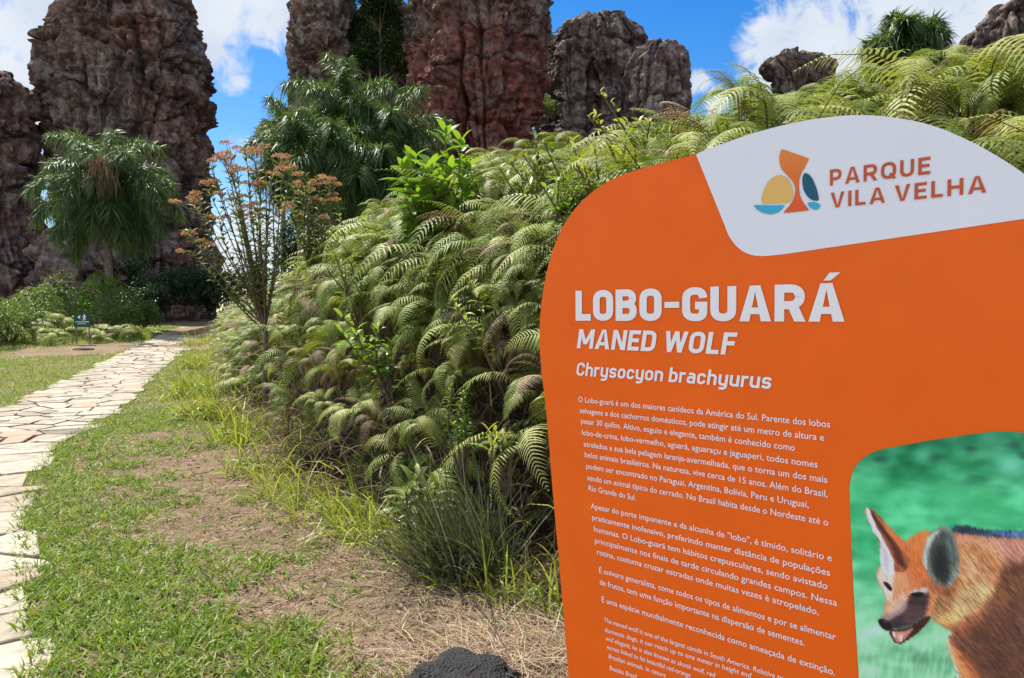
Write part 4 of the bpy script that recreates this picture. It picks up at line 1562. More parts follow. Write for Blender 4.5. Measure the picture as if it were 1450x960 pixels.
# ------------------------------------------------------------------ palms
def palm_parts(h, crown_r, nfr, lean=0.0, trunk_r=0.17, leaf=0.75, spear=True):
    tg = Geo()
    pts = [(lean * (k / 8) ** 2, 0, h * k / 8) for k in range(9)]
    tg.tube(pts, [trunk_r * (1.35 if k == 0 else 1.0 - 0.03 * k) for k in range(9)], 12)
    tm = tg.mesh('trunk', [m_bark], True)
    g = Geo()
    top = np.array([lean, 0, h])
    for i in range(nfr):
        az = i * 2.39996 + random.uniform(-0.2, 0.2)
        q = (i + 0.5) / nfr
        el = R(84) * (1 - q) ** 1.1 + R(-42) * q + random.uniform(-0.12, 0.12)
        L = crown_r * random.uniform(1.05, 1.3)
        n = 26
        pos = top.copy()
        P, T = [], []
        e = el
        for k in range(n):
            tdir = np.array([math.cos(az) * math.cos(e), math.sin(az) * math.cos(e), math.sin(e)])
            P.append(pos.copy())
            T.append(tdir)
            pos = pos + tdir * L / n
            e -= (0.022 + 0.075 * (k / n)) * (0.5 + 0.65 * math.cos(max(e, -1.4)))
        P, T = np.array(P), np.array(T)
        g.tube([tuple(p) for p in P[::5]], [0.035, 0.03, 0.024, 0.017, 0.011, 0.006][:len(P[::5])], 4, 0.6)
        # plumose leaflets all round the rachis, hanging
        m = 8
        tpos = np.repeat(np.arange(2, n), m * 2)
        B = P[tpos] + T[tpos] * rng.uniform(0, L / n, (len(tpos), 1))
        S = np.cross(T[tpos], [0, 0, 1.0])
        S /= np.linalg.norm(S, axis=1)[:, None] + 1e-6
        side = np.where(np.arange(len(tpos)) % 2 == 0, 1, -1)[:, None]
        U = np.cross(S, T[tpos])
        D = S * side * rng.uniform(0.5, 1.0, (len(tpos), 1)) + T[tpos] * 0.55 + U * rng.uniform(-0.8, 0.9, (len(tpos), 1)) + rng.normal(0, 0.22, (len(tpos), 3))
        prof = np.sin(np.clip((tpos / n) * 0.86 + 0.14, 0, 1) * math.pi) ** 0.6
        ll = leaf * (0.35 + 0.65 * prof) * rng.uniform(0.8, 1.15, len(tpos))
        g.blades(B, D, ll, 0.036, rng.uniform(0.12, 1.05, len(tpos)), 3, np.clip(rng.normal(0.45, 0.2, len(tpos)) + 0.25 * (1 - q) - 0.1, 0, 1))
    cm_ = g.mesh('crown', [m_palm])
    return tm, cm_


def palm(label, foot, h, crown_r, nfr=20, lean=0.0, trunk_r=0.17, leaf=0.75, rz=0.0, group=None, dead=False):
    r = thing('palm_tree', label, 'palm', foot, rz, group)
    tm, cm_ = palm_parts(h, crown_r, nfr, lean, trunk_r, leaf)
    obj('trunk', tm, r)
    obj('crown', cm_, r)
    if dead:
        g = Geo()
        n = 260
        B = np.array([lean, 0, h]) + np.stack([rng.normal(0, 0.28, n), rng.normal(0, 0.28, n) - 2.3, rng.uniform(-0.2, 1.2, n)], 1)
        g.blades(B, np.stack([rng.normal(0, .25, n), rng.normal(0, .25, n), -np.ones(n)], 1), 0.7, 0.05, 0.1, 2)
        obj('dry_flower_spray', g.mesh('dry_flower_spray', [m_dead]), r)
    return r


def crown_at(u, v, d):
    p = px(u, v, d)
    return p, float(base_g(p.x, p.y))


p, gz = crown_at(152, 268, 36)
palm('bushy plumed palm standing alone before the tallest left rock pillar', (p.x, p.y, gz), p.z - gz, 2.95, 40, 0.0, 0.2, 0.95, 0.4, None, True)
for (u, v, d, cr, nf, lab) in [(492, 172, 30, 2.4, 26, 'tallest crown of the palm clump in front of the slim grey pillar'),
                               (425, 215, 28, 1.8, 20, 'palm at the left edge of the clump, fronds reaching into the blue sky'),
                               (470, 232, 27, 1.9, 22, 'low palm in the middle of the clump behind the rusty flower heads'),
                               (552, 205, 29, 2.2, 24, 'palm at the right edge of the clump, against the broad red pillar'),
                               (525, 255, 27, 1.7, 20, 'lowest right palm of the clump, half sunk behind the fern bank')]:
    p, gz = crown_at(u, v, d)
    palm(lab, (p.x, p.y, gz), p.z - gz, cr, nf, 0.0, 0.16, 0.85, random.uniform(0, 6), 'palm clump before the pillars')
p, gz = crown_at(1285, 72, 17)
palm('palm showing only its pale green crown above the ferns at the upper right', (p.x, p.y, gz), p.z - gz, 0.85, 22, 0.0, 0.12, 0.6, 1.0)
p, gz = crown_at(400, 185, 38)
palm('far palm with thin drooping fronds against the sky left of the palm clump', (p.x, p.y, gz), p.z - gz, 1.2, 14, 0.0, 0.14, 0.6, 2.0)


# ------------------------------------------------------------------ leafy trees and shrubs
def foliage_mesh(name, rx, ry, rz, cz, nl, ll, lw, mat, nclump=14, seed=0, low=0.0, loose=0.0):
    r_ = np.random.default_rng(seed)
    g = Geo()
    cl = r_.normal(size=(nclump, 3))
    cl /= np.linalg.norm(cl, axis=1)[:, None]
    cl *= r_.uniform(0.35, 0.85, (nclump, 1))
    cl[:, 2] = np.abs(cl[:, 2]) * (1 - low) + cl[:, 2] * low
    cl *= 1 + loose * r_.uniform(-0.3, 0.9, (nclump, 1))
    cs = r_.uniform(0.28 - 0.14 * loose, 0.5 - 0.3 * loose, nclump)
    k = r_.integers(0, nclump, nl)
    d = r_.normal(size=(nl, 3))
    d /= np.linalg.norm(d, axis=1)[:, None]
    d[:, 2] = np.where(d[:, 2] < -0.3, -d[:, 2], d[:, 2])
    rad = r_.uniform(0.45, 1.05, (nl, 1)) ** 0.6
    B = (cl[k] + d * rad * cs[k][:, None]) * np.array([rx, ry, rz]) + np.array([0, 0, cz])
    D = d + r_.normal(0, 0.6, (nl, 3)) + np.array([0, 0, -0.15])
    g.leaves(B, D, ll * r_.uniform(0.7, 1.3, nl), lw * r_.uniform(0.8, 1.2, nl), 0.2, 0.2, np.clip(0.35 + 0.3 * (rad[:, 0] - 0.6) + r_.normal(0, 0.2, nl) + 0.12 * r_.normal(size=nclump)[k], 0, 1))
    return g.mesh(name, [mat]), cl * np.array([rx, ry, rz]) + np.array([0, 0, cz])


def shrub(label, foot, rx, rz, nl, ll, lw, mat, name='shrub', cat='shrub', group=None, seed=0, trunk=None, nclump=14, cz=None, loose=0.0):
    r = thing(name, label, cat, tuple(foot), 0.0, group)
    czv = rz * 0.35 if cz is None else cz
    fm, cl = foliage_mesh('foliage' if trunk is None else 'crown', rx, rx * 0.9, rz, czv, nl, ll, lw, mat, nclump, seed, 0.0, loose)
    g = Geo()
    if trunk is None:
        for c in cl[:8]:
            g.tube([(0, 0, -0.1), tuple(c * np.array([0.45, 0.45, 0.5])), tuple(c)], [0.035, 0.022, 0.01], 5)
        obj('stem', g.mesh('stem', [m_twig], True), r)
    else:
        g.tube([(0, 0, -0.3), (0.05, 0, czv * 0.5), (0, 0.05, czv)], [trunk * 1.3, trunk, trunk * 0.7], 8)
        for c in cl[:10]:
            g.tube([(0, 0, czv * 0.75), tuple(np.array([0, 0, czv * 0.75]) * 0.5 + c * 0.5), tuple(c)], [trunk * 0.5, trunk * 0.3, trunk * 0.12], 5)
        obj('trunk', g.mesh('trunk', [m_twig], True), r)
    obj('foliage' if trunk is None else 'crown', fm, r)
    return r


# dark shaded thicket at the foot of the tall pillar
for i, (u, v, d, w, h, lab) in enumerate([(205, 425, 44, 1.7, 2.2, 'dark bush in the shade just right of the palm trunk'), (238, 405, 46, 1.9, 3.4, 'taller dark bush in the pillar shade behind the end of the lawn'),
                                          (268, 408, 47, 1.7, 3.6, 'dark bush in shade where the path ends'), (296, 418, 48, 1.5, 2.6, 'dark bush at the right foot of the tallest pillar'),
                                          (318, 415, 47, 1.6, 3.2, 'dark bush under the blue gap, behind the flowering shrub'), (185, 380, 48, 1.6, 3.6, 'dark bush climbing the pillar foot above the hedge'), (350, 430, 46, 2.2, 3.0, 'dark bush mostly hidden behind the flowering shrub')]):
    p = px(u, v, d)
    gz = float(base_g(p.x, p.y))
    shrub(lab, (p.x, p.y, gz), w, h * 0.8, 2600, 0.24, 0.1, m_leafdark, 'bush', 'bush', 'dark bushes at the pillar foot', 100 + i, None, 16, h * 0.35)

# trees growing between the two pillars and on the rock tops
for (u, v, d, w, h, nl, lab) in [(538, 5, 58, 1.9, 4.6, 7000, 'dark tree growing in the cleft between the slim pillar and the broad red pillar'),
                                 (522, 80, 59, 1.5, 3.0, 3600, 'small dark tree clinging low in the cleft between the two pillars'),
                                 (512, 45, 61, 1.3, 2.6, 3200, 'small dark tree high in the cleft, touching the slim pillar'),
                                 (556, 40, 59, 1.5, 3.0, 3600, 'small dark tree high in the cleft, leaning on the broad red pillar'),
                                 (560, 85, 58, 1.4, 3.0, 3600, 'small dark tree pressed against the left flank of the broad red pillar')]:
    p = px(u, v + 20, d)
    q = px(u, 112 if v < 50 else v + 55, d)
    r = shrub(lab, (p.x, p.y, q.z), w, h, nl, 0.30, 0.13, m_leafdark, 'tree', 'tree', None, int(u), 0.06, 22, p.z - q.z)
for i, (u, v, d, w, h, lab) in enumerate([(772, 70, 55.5, 0.6, 1.6, 'small tree on the right shoulder of the broad red pillar'), (800, 42, 65, 0.7, 0.5, 'low bush at the left end of the cracked cliff top'),
                                          (835, 34, 65, 0.9, 0.5, 'low bush on the highest point of the cracked cliff'), (868, 46, 65, 0.8, 0.5, 'low bush right of the highest point of the cracked cliff'),
                                          (893, 70, 65, 0.6, 0.5, 'low bush at the right end of the cracked cliff top'), (940, 68, 60, 0.7, 0.4, 'low bush topping the rounded grey knob'),
                                          (775, 160, 58, 0.9, 1.3, 'shrub in the gully between the red pillar and the cracked cliff')]):
    p = px(u, v + 8, d)
    shrub(lab, tuple(p), w, h, 700, 0.22, 0.1, m_leafdark if i not in (0, 6) else m_leafmid, 'bush', 'bush', None, 300 + i, None, 9)

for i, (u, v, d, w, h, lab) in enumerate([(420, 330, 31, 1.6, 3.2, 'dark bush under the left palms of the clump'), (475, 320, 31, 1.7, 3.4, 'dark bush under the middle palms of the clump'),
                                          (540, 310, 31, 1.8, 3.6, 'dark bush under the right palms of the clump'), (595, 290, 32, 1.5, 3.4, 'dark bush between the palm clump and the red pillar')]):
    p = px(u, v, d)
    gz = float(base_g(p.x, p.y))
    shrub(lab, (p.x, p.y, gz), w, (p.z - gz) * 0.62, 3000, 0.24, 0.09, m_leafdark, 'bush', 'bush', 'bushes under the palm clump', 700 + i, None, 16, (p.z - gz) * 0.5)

# sunny hedge left of the path
HEDGE = [(-30, 470, 27, 1.5, 1.7, 'hedge_leaf', 'leafy bush at the very left edge, beside the lawn'), (14, 470, 29, 1.3, 1.35, 'hedge_leaf', 'pale green bush at the left of the hedge'),
         (55, 458, 34, 1.5, 1.8, 'hedge_leaf', 'broad bush of the hedge left of the small green sign'), (92, 455, 36, 1.3, 2.1, 'hedge_leaf', 'taller bush behind the small green sign'),
         (138, 455, 35, 1.3, 2.3, 'bright_leaf', 'brightest upright bush below the solitary palm'), (172, 456, 33, 1.2, 1.6, 'hedge_leaf', 'round bush right of the small green sign'),
         (205, 452, 35, 0.9, 1.4, 'hedge_leaf', 'last bush of the hedge before the shaded thicket'), (75, 440, 36, 1.6, 1.9, 'deep_leaf', 'darker bush behind the hedge under the palm')]
for i, (u, v, d, w, h, mm, lab) in enumerate(HEDGE):
    p = px(u, v, d)
    gz = float(base_g(p.x, p.y))
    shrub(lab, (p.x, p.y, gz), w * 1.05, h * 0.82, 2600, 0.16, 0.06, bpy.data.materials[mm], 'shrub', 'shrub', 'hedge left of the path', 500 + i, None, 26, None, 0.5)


# ------------------------------------------------------------------ ferns
def frond(g, az, L, e0, W, rnd, petiole=0.5, droop=1.0, npair=24, mi=0, wid=1.0):
    n = 30
    twist = random.uniform(-0.5, 0.5)
    pos = np.array([0, 0, -petiole]) + np.array([math.cos(az), math.sin(az), 0]) * random.uniform(0.0, 0.06)
    out = np.array([math.cos(az), math.sin(az), 0])
    g.tube([tuple(pos), tuple(pos * 0.5 + out * 0.03), (float(out[0] * 0.08), float(out[1] * 0.08), 0.0)], [0.006, 0.005, 0.004], 4, 0.2, 1)
    pos = out * 0.08
    e = e0
    P, T = [], []
    for k in range(n + 1):
        oz = az + twist * (k / n)
        tdir = np.array([math.cos(oz), math.sin(oz), 0]) * math.cos(e) + np.array([0, 0, math.sin(e)])
        P.append(pos.copy())
        T.append(tdir)
        pos = pos + tdir * L / n
        e -= droop * (0.035 + 0.055 * math.sin(math.pi * k / n)) * (0.9 + 0.3 * random.random())
    P, T = np.array(P), np.array(T)
    g.tube([tuple(P[i]) for i in (0, 8, 16, 23, 30)], [0.005, 0.0045, 0.0035, 0.0025, 0.0012], 4, 0.35, 1)
    tq = np.linspace(0.12, 0.985, npair)
    side0 = np.array([-math.sin(az), math.cos(az), 0])
    ns = 7
    for s_ in (1, -1):
        kf = tq * n
        i0 = np.minimum(kf.astype(int), n - 1)
        fr = (kf - i0)[:, None]
        B = P[i0] * (1 - fr) + P[i0 + 1] * fr
        Tt = T[i0]
        U = np.cross(Tt, side0 * s_)
        U = np.where(U[:, 2:3] < 0, -U, U)
        prof = np.where(tq < 0.3, 0.7 + 0.3 * tq / 0.3, 1 - ((tq - 0.3) / 0.72) ** 1.35)
        ln = (W * prof * np.random.default_rng(int(az * 1000) % 9999).uniform(0.88, 1.1, npair))[:, None]
        D = side0[None] * s_ * 0.9 + Tt * 0.38 + U * 0.12 + rng.normal(0, 0.05, (npair, 3))
        D /= np.linalg.norm(D, axis=1)[:, None]
        rows = []
        for k in range(ns + 1):
            q = k / ns
            c = B + D * ln * q - np.array([0, 0, 1.0]) * ln * 0.5 * q * q
            w = (0.0115 * wid * (1 - q ** 2.2) + 0.0012) * (1.0 if k % 2 else 0.62) * (0.45 + 0.55 * prof[:, None])
            wv = Tt * w
            rows += [c - wv, c + wv + np.array([0, 0, -0.003])]
        Vv = np.stack(rows, 1).reshape(-1, 3)
        m = 2 * (ns + 1)
        b = (np.arange(npair) * m)[:, None]
        Fq = np.concatenate([b + np.array([[2 * k, 2 * k + 1, 2 * k + 3, 2 * k + 2]]) for k in range(ns)])
        g.add(Vv, Fq, np.repeat(np.clip(rnd + rng.normal(0, 0.05, npair), 0, 1), m), mi)


def fern_mesh(i, nf, L, W, e0=1.2, mat=None, droop=1.0, wid=1.0, petiole=0.5, npair=30):
    g = Geo()
    dry = {nf - 1} if (mat is None and i % 2) else set()
    for k in range(nf):
        az = k * 2.39996 + random.uniform(-0.35, 0.35)
        frond(g, az, L * random.uniform(0.55, 1.2), e0 + random.uniform(-0.8, 0.08), W * random.uniform(0.8, 1.15), random.uniform(0.12, 0.95), petiole, droop * random.uniform(0.65, 1.35), npair, 2 if k in dry else 0, wid)
    return g.mesh('fern', [mat or m_fern, m_stalk, m_dead])


FERN = [fern_mesh(0, 8, 1.05, 0.20), fern_mesh(1, 9, 0.95, 0.18, 1.1), fern_mesh(2, 7, 1.2, 0.22, 1.25), fern_mesh(3, 10, 0.85, 0.17, 1.3), fern_mesh(4, 8, 1.0, 0.19, 1.0, None, 1.25)]
FARF = [fern_mesh(11, 8, 1.05, 0.22, 1.2, None, 1.0, 2.1, 0.5, 16), fern_mesh(12, 9, 0.95, 0.20, 1.1, None, 1.1, 2.1, 0.5, 15), fern_mesh(13, 8, 1.1, 0.22, 1.3, None, 0.9, 2.2, 0.5, 17)]
DEAD = [fern_mesh(5, 6, 0.85, 0.15, 1.2, m_dead, 1.05, 0.8), fern_mesh(6, 7, 0.7, 0.12, 0.9, m_dead, 1.2, 0.7), fern_mesh(7, 5, 0.95, 0.17, 1.0, m_dead, 0.8, 0.9)]

# scatter over the bank
cand = []
step = 0.31
ys = np.arange(1.2, 46, step)
for yv in ys:
    st = step if yv < 14 else step * 1.5
    if yv >= 14 and random.random() < 0.33:
        continue
    for xv in np.arange(-24, 9, st):
        cand.append((xv + random.uniform(-0.5, 0.5) * st, yv + random.uniform(-0.5, 0.5) * st))
for _ in range(1500):
    k = random.uniform(3.0, len(EDGE) - 4.2)
    i = int(k)
    ex_ = EDGE[i] + (EDGE[i + 1] - EDGE[i]) * (k - i)
    q = random.uniform(0.15, 1.25)
    if ex_[1] < 17 and random.random() < 0.6:
        cand.append((ex_[0] + 0.72 * q, ex_[1] + 0.69 * q))
cand = np.array(cand)
d_, h_ = bank(cand[:, 0], cand[:, 1])
dist = np.hypot(cand[:, 0], cand[:, 1])
fz = canopy(d_, h_) + base_g(cand[:, 0], cand[:, 1])
lim = np.where(dist < 12, 4.8, 6.0)
uu = 725 + FPX * cand[:, 0] / np.maximum(cand[:, 1], 0.3)
ok = (d_ > 0.14) & (d_ < lim) & (cand[:, 1] > 0.8) & (uu > 150) & (uu < 1750)
cand, d_, h_, fz, dist = cand[ok], d_[ok], h_[ok], fz[ok], dist[ok]
lump = lumps(cand[:, 0] * 1.3, cand[:, 1] * 1.3)
fz = fz + 0.38 * lump * sstep(0.2, 1.2, d_)
# keep ferns clear of the sign itself
sx = (cand[:, 0] - O0.x) * NN.x + (cand[:, 1] - O0.y) * NN.y
keep = (sx < -0.75)
cand, d_, h_, fz, dist = cand[keep], d_[keep], h_[keep], fz[keep], dist[keep]
order = np.argsort(dist)
stuff_pts = {0: [], 1: [], 2: []}
n_ind = 0
gcol = bpy.data.collections.new('fern kinds')
first = {}
for i in order:
    x, y = cand[i]
    d, z = d_[i], fz[i]
    r1 = random.random()
    if d < 2.0 and dist[i] < 14 and lump[i] < -0.10 and random.random() < 0.85:
        continue
    if d < 0.62 and dist[i] < 13 and random.random() < 0.72:
        continue
    dead = (d < 0.9 and r1 < 0.22) or (d < 1.7 and r1 < 0.13) or r1 < 0.04
    me = random.choice(DEAD) if dead else random.choice(FARF if dist[i] > 9 else FERN)
    scl = random.choice([0.5, 0.65, 0.8, 0.95, 1.12]) * random.uniform(0.9, 1.1) * (0.55 + 0.37 * float(sstep(0.2, 1.6, d)))
    if dist[i] > 14:
        scl *= 1.2
    zb = max(z - 0.58 * scl, float(ground_z(x, y)) + 0.03)
    # tip the plant outwards on the steep face
    a, b = 0.0, 0.0
    tilt = 0.30 * float(np.exp(-d / 0.9))
    nrm_x, nrm_y = -0.70, -0.71
    rot = Euler((-nrm_y * tilt + random.gauss(0, 0.30 if d < 1.3 else 0.16), nrm_x * tilt + random.gauss(0, 0.30 if d < 1.3 else 0.16), 0)).to_matrix() @ Euler((0, 0, random.uniform(0, 6.28))).to_matrix()
    e = rot.to_euler()
    u_ = 725 + FPX * x / y
    v_top = 480 - FPX * ((zb + 0.8 * scl - CAMZ) / y + math.tan(PITCH))
    v_sign = np.interp(u_, [760, 800, 860, 985, 1215, 1352, 1450, 1540], [900, 310, 255, 216, 163, 190, 246, 345])
    shows = u_ > 200 and u_ < 1520 and (u_ < 770 or v_top < v_sign + 5)
    if (n_ind < 285 and shows) or (me.name not in first):
        o = obj('fern', me, None, (x, y, zb), e, scl)
        u_ = 725 + FPX * x / y
        if dead:
            lab, gr = 'dry brown drooping fern among the green ferns on the steep front of the bank', 'dry ferns of the bank'
        elif u_ > 985:
            lab, gr = 'arching green fern rising behind the white top of the orange sign', 'ferns behind the orange sign'
        elif d < 1.1:
            lab, gr = 'green fern on the steep front of the bank between the bare soil and the sign', 'ferns on the front of the bank'
        else:
            lab, gr = 'sunlit feathery fern on the crest of the bank left of the orange sign', 'ferns on the crest of the bank'
        tag(o, lab, 'fern', gr)
        n_ind += 1
        first.setdefault(me.name, o)
    else:
        stuff_pts.setdefault(me.name, []).append((x, y, zb, e.x, e.y, e.z, scl))


for i, (u, v, s_) in enumerate([(-8, 468, 1.1), (22, 455, 1.3), (38, 474, 1.0), (70, 462, 1.2), (88, 455, 1.2), (152, 462, 1.0), (160, 452, 1.2), (186, 466, 1.0), (214, 456, 1.1), (60, 440, 1.3), (100, 436, 1.3), (5, 440, 1.3)]):
    q_ = px(u, v, 29 + (i % 4))
    gz_ = float(base_g(q_.x, q_.y))
    tag(obj('fern', FARF[i % 3], None, (q_.x, q_.y - 0.6, max(q_.z - 0.5, gz_)), (random.gauss(0, .2), random.gauss(0, .2), random.uniform(0, 6)), s_ * 1.15), 'pale fern growing through the hedge left of the stone path', 'fern', 'ferns in the hedge')


def scatter(name, pts, src, label, cat):
    pts = np.array(pts)
    me = bpy.data.meshes.new(name)
    me.vertices.add(len(pts))
    me.vertices.foreach_set('co', pts[:, :3].astype(np.float32).ravel())
    a = me.attributes.new('rot', 'FLOAT_VECTOR', 'POINT')
    a.data.foreach_set('vector', pts[:, 3:6].astype(np.float32).ravel())
    a = me.attributes.new('scl', 'FLOAT', 'POINT')
    a.data.foreach_set('value', pts[:, 6].astype(np.float32))
    o = obj(name, me)
    ng = bpy.data.node_groups.new(name, 'GeometryNodeTree')
    ng.interface.new_socket('Geometry', in_out='INPUT', socket_type='NodeSocketGeometry')
    ng.interface.new_socket('Geometry', in_out='OUTPUT', socket_type='NodeSocketGeometry')
    N, Lk = ng.nodes, ng.links
    gi, go = N.new('NodeGroupInput'), N.new('NodeGroupOutput')
    iop = N.new('GeometryNodeInstanceOnPoints')
    oi = N.new('GeometryNodeObjectInfo')
    oi.inputs['Object'].default_value = src
    oi.inputs['As Instance'].default_value = True
    ra = N.new('GeometryNodeInputNamedAttribute')
    ra.data_type = 'FLOAT_VECTOR'
    ra.inputs['Name'].default_value = 'rot'
    sa = N.new('GeometryNodeInputNamedAttribute')
    sa.data_type = 'FLOAT'
    sa.inputs['Name'].default_value = 'scl'
    er = N.new('FunctionNodeEulerToRotation')
    Lk.new(ra.outputs['Attribute'], er.inputs[0])
    Lk.new(er.outputs[0], iop.inputs['Rotation'])
    Lk.new(sa.outputs['Attribute'], iop.inputs['Scale'])
    Lk.new(gi.outputs[0], iop.inputs['Points'])
    Lk.new(oi.outputs['Geometry'], iop.inputs['Instance'])
    Lk.new(iop.outputs[0], go.inputs[0])
    md = o.modifiers.new('scatter', 'NODES')
    md.node_group = ng
    return tag(o, label, cat, None, 'stuff')


for nm, pts in stuff_pts.items():
    if isinstance(nm, str) and pts and nm in first:
        deadk = nm in [m_.name for m_ in DEAD]
        scatter('dry_fern_thicket' if deadk else 'fern_thicket', pts, first[nm],
                'dry brown ferns scattered through the farther bank' if deadk else 'dense green fern thicket covering the farther bank beside the path', 'ferns')
print('FERNS', n_ind, {k: len(v) for k, v in stuff_pts.items()})


# ------------------------------------------------------------------ shrubs and clumps on the bank
def big_leaf(g, B, D, L, W, curve=0.3, rnd=None):
    """wide lance leaves with a rounded belly, folded on the midrib"""
    B = np.asarray(B, float)
    n = len(B)
    D = np.asarray(D, float)
    D = D / np.linalg.norm(D, axis=1)[:, None]
    S = np.cross(D, np.array([0, 0, 1.0]) + rng.normal(0, 0.25, (n, 3)))
    S /= np.linalg.norm(S, axis=1)[:, None] + 1e-9
    N = np.cross(S, D)
    L = np.broadcast_to(np.asarray(L, float), (n,))[:, None]
    W = np.broadcast_to(np.asarray(W, float), (n,))[:, None]
    rows = []
    ns = 6
    for k in range(ns + 1):
        q = k / ns
        c = B + D * L * q + np.array([0, 0, -1.0]) * L * curve * q * q
        w = W * 0.5 * (math.sin(math.pi * min(1, q * 0.97 + 0.03) ** 0.85) ** 0.8 + 0.02)
        rows += [c - S * w + N * w * 0.35, c, c + S * w + N * w * 0.35]
    V = np.stack(rows, 1).reshape(-1, 3)
    m = 3 * (ns + 1)
    b = (np.arange(n) * m)[:, None]
    F = np.concatenate([b + np.array([[3 * k + j, 3 * k + 1 + j, 3 * k + 4 + j, 3 * k + 3 + j]]) for k in range(ns) for j in (0, 1)])
    rnd = rng.random(n) if rnd is None else rnd
    g.add(V, F, np.repeat(rnd, m))


def leafy_shrub(label, tips, foot, L, W, mat, nl=16, along=0.4, group=None):
    r = thing('leafy_shrub', label, 'shrub', tuple(foot), 0, group)
    sg, lg = Geo(), Geo()
    F0 = Vector(foot)
    for tip in tips:
        q = Vector(tip) - F0
        mid = q * 0.5 + Vector((random.uniform(-.1, .1), random.uniform(-.1, .1), 0.05))
        sg.tube([(0, 0, 0), tuple(mid), tuple(q)], [0.012, 0.009, 0.006], 5)
        n = nl
        kk = np.arange(n)
        tpos = 1 - along * (kk / n) ** 1.2
        a = kk * 2.39996 + random.random() * 6
        B = np.outer(tpos, np.array(q))
        B += (np.array(mid) - np.array(q) * 0.5)[None] * (4 * tpos * (1 - tpos))[:, None]
        el = np.where(kk < n * 0.3, 0.95, 0.35) + rng.normal(0, 0.15, n)
        D = np.stack([np.cos(a) * np.cos(el), np.sin(a) * np.cos(el), np.sin(el)], 1)
        s = np.where(kk < n * 0.25, 0.75, 1.0) * rng.uniform(0.8, 1.1, n)
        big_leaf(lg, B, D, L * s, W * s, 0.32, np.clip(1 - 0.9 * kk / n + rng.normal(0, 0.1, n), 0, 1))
    obj('stem', sg.mesh('stem', [m_twig], True), r)
    obj('foliage', lg.mesh('foliage', [mat], True), r)
    return r


def on_bank(u, v, d):
    return px(u, v, d)


f0 = px(622, 410, 6.7)
leafy_shrub('bright green leafy shrub standing above the fern bank before the broad red pillar',
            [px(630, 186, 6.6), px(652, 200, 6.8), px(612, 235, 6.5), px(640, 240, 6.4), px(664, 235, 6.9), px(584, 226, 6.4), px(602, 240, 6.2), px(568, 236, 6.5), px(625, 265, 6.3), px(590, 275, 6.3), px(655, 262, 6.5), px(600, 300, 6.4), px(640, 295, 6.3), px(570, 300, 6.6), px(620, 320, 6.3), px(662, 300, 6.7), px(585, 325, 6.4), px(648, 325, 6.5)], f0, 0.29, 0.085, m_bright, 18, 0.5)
f0 = px(925, 250, 6.0)
leafy_shrub('yellow green shrub on the crest just above the orange corner of the sign', [px(905, 175, 6), px(930, 190, 6.1), px(950, 205, 5.9), px(915, 200, 5.8), px(940, 182, 6.2), px(975, 205, 6.0), px(888, 195, 6.1)], f0, 0.17, 0.05, m_bright, 16, 0.6)
g0 = G(590, 795)
leafy_shrub('low leafy plant with dark pointed leaves at the foot of the bank', [px(592, 675, g0.y - .05), px(604, 700, g0.y - .1), px(575, 695, g0.y - .1), px(615, 690, g0.y)], g0, 0.2, 0.05, m_leafmid, 12, 0.6)
g0 = G(655, 790)
leafy_shrub('small pale green feathery plant on the front of the bank left of the sign', [px(u, v, g0.y - .1) for u, v in [(640, 545), (655, 555), (668, 540), (648, 575), (660, 590), (640, 600)]], px(655, 690, g0.y), 0.055, 0.016, m_bright, 40, 0.6)
leafy_shrub('sprig of narrow pale bamboo-like leaves beside the rush tuft', [px(690, 612, 4.5), px(712, 622, 4.5), px(698, 630, 4.45)], px(720, 700, 4.55), 0.16, 0.022, m_tallgrass, 7, 0.4)


WEEDS = [(0.55, 0.5), (1.2, 0.9), (1.6, 0.5), (2.0, 1.2), (2.5, 0.7), (3.0, 1.3), (3.4, 0.6), (3.9, 1.0), (1.0, 1.5), (2.2, 1.6), (2.8, 0.4), (0.8, 1.1)]
for i, (k_, q_) in enumerate(WEEDS):
    k_ = len(EDGE) - 6 - k_ * 1.05
    i_ = int(k_)
    e_ = EDGE[i_] + (EDGE[i_ + 1] - EDGE[i_]) * (k_ - i_)
    x_, y_ = e_[0] + 0.72 * q_, e_[1] + 0.69 * q_
    dd_, hh_ = bank(np.array([x_]), np.array([y_]))
    zt_ = float(canopy(dd_, hh_)[0]) + float(base_g(x_, y_)) + 0.12
    zb2 = max(zt_ - 0.75, float(ground_z(x_, y_)))
    tips_ = [(x_ - 0.2 + random.uniform(-.22, .22), y_ - 0.2 + random.uniform(-.2, .2), zt_ + random.uniform(-.22, .12)) for _ in range(5)]
    leafy_shrub('soft leaved green weed poking out between the ferns on the front of the bank', tips_, (x_, y_, zb2), random.uniform(0.09, 0.16), random.uniform(0.025, 0.05), [m_leafmid, m_bright, m_tallgrass][i % 3], 14, 0.7, 'weeds among the ferns')


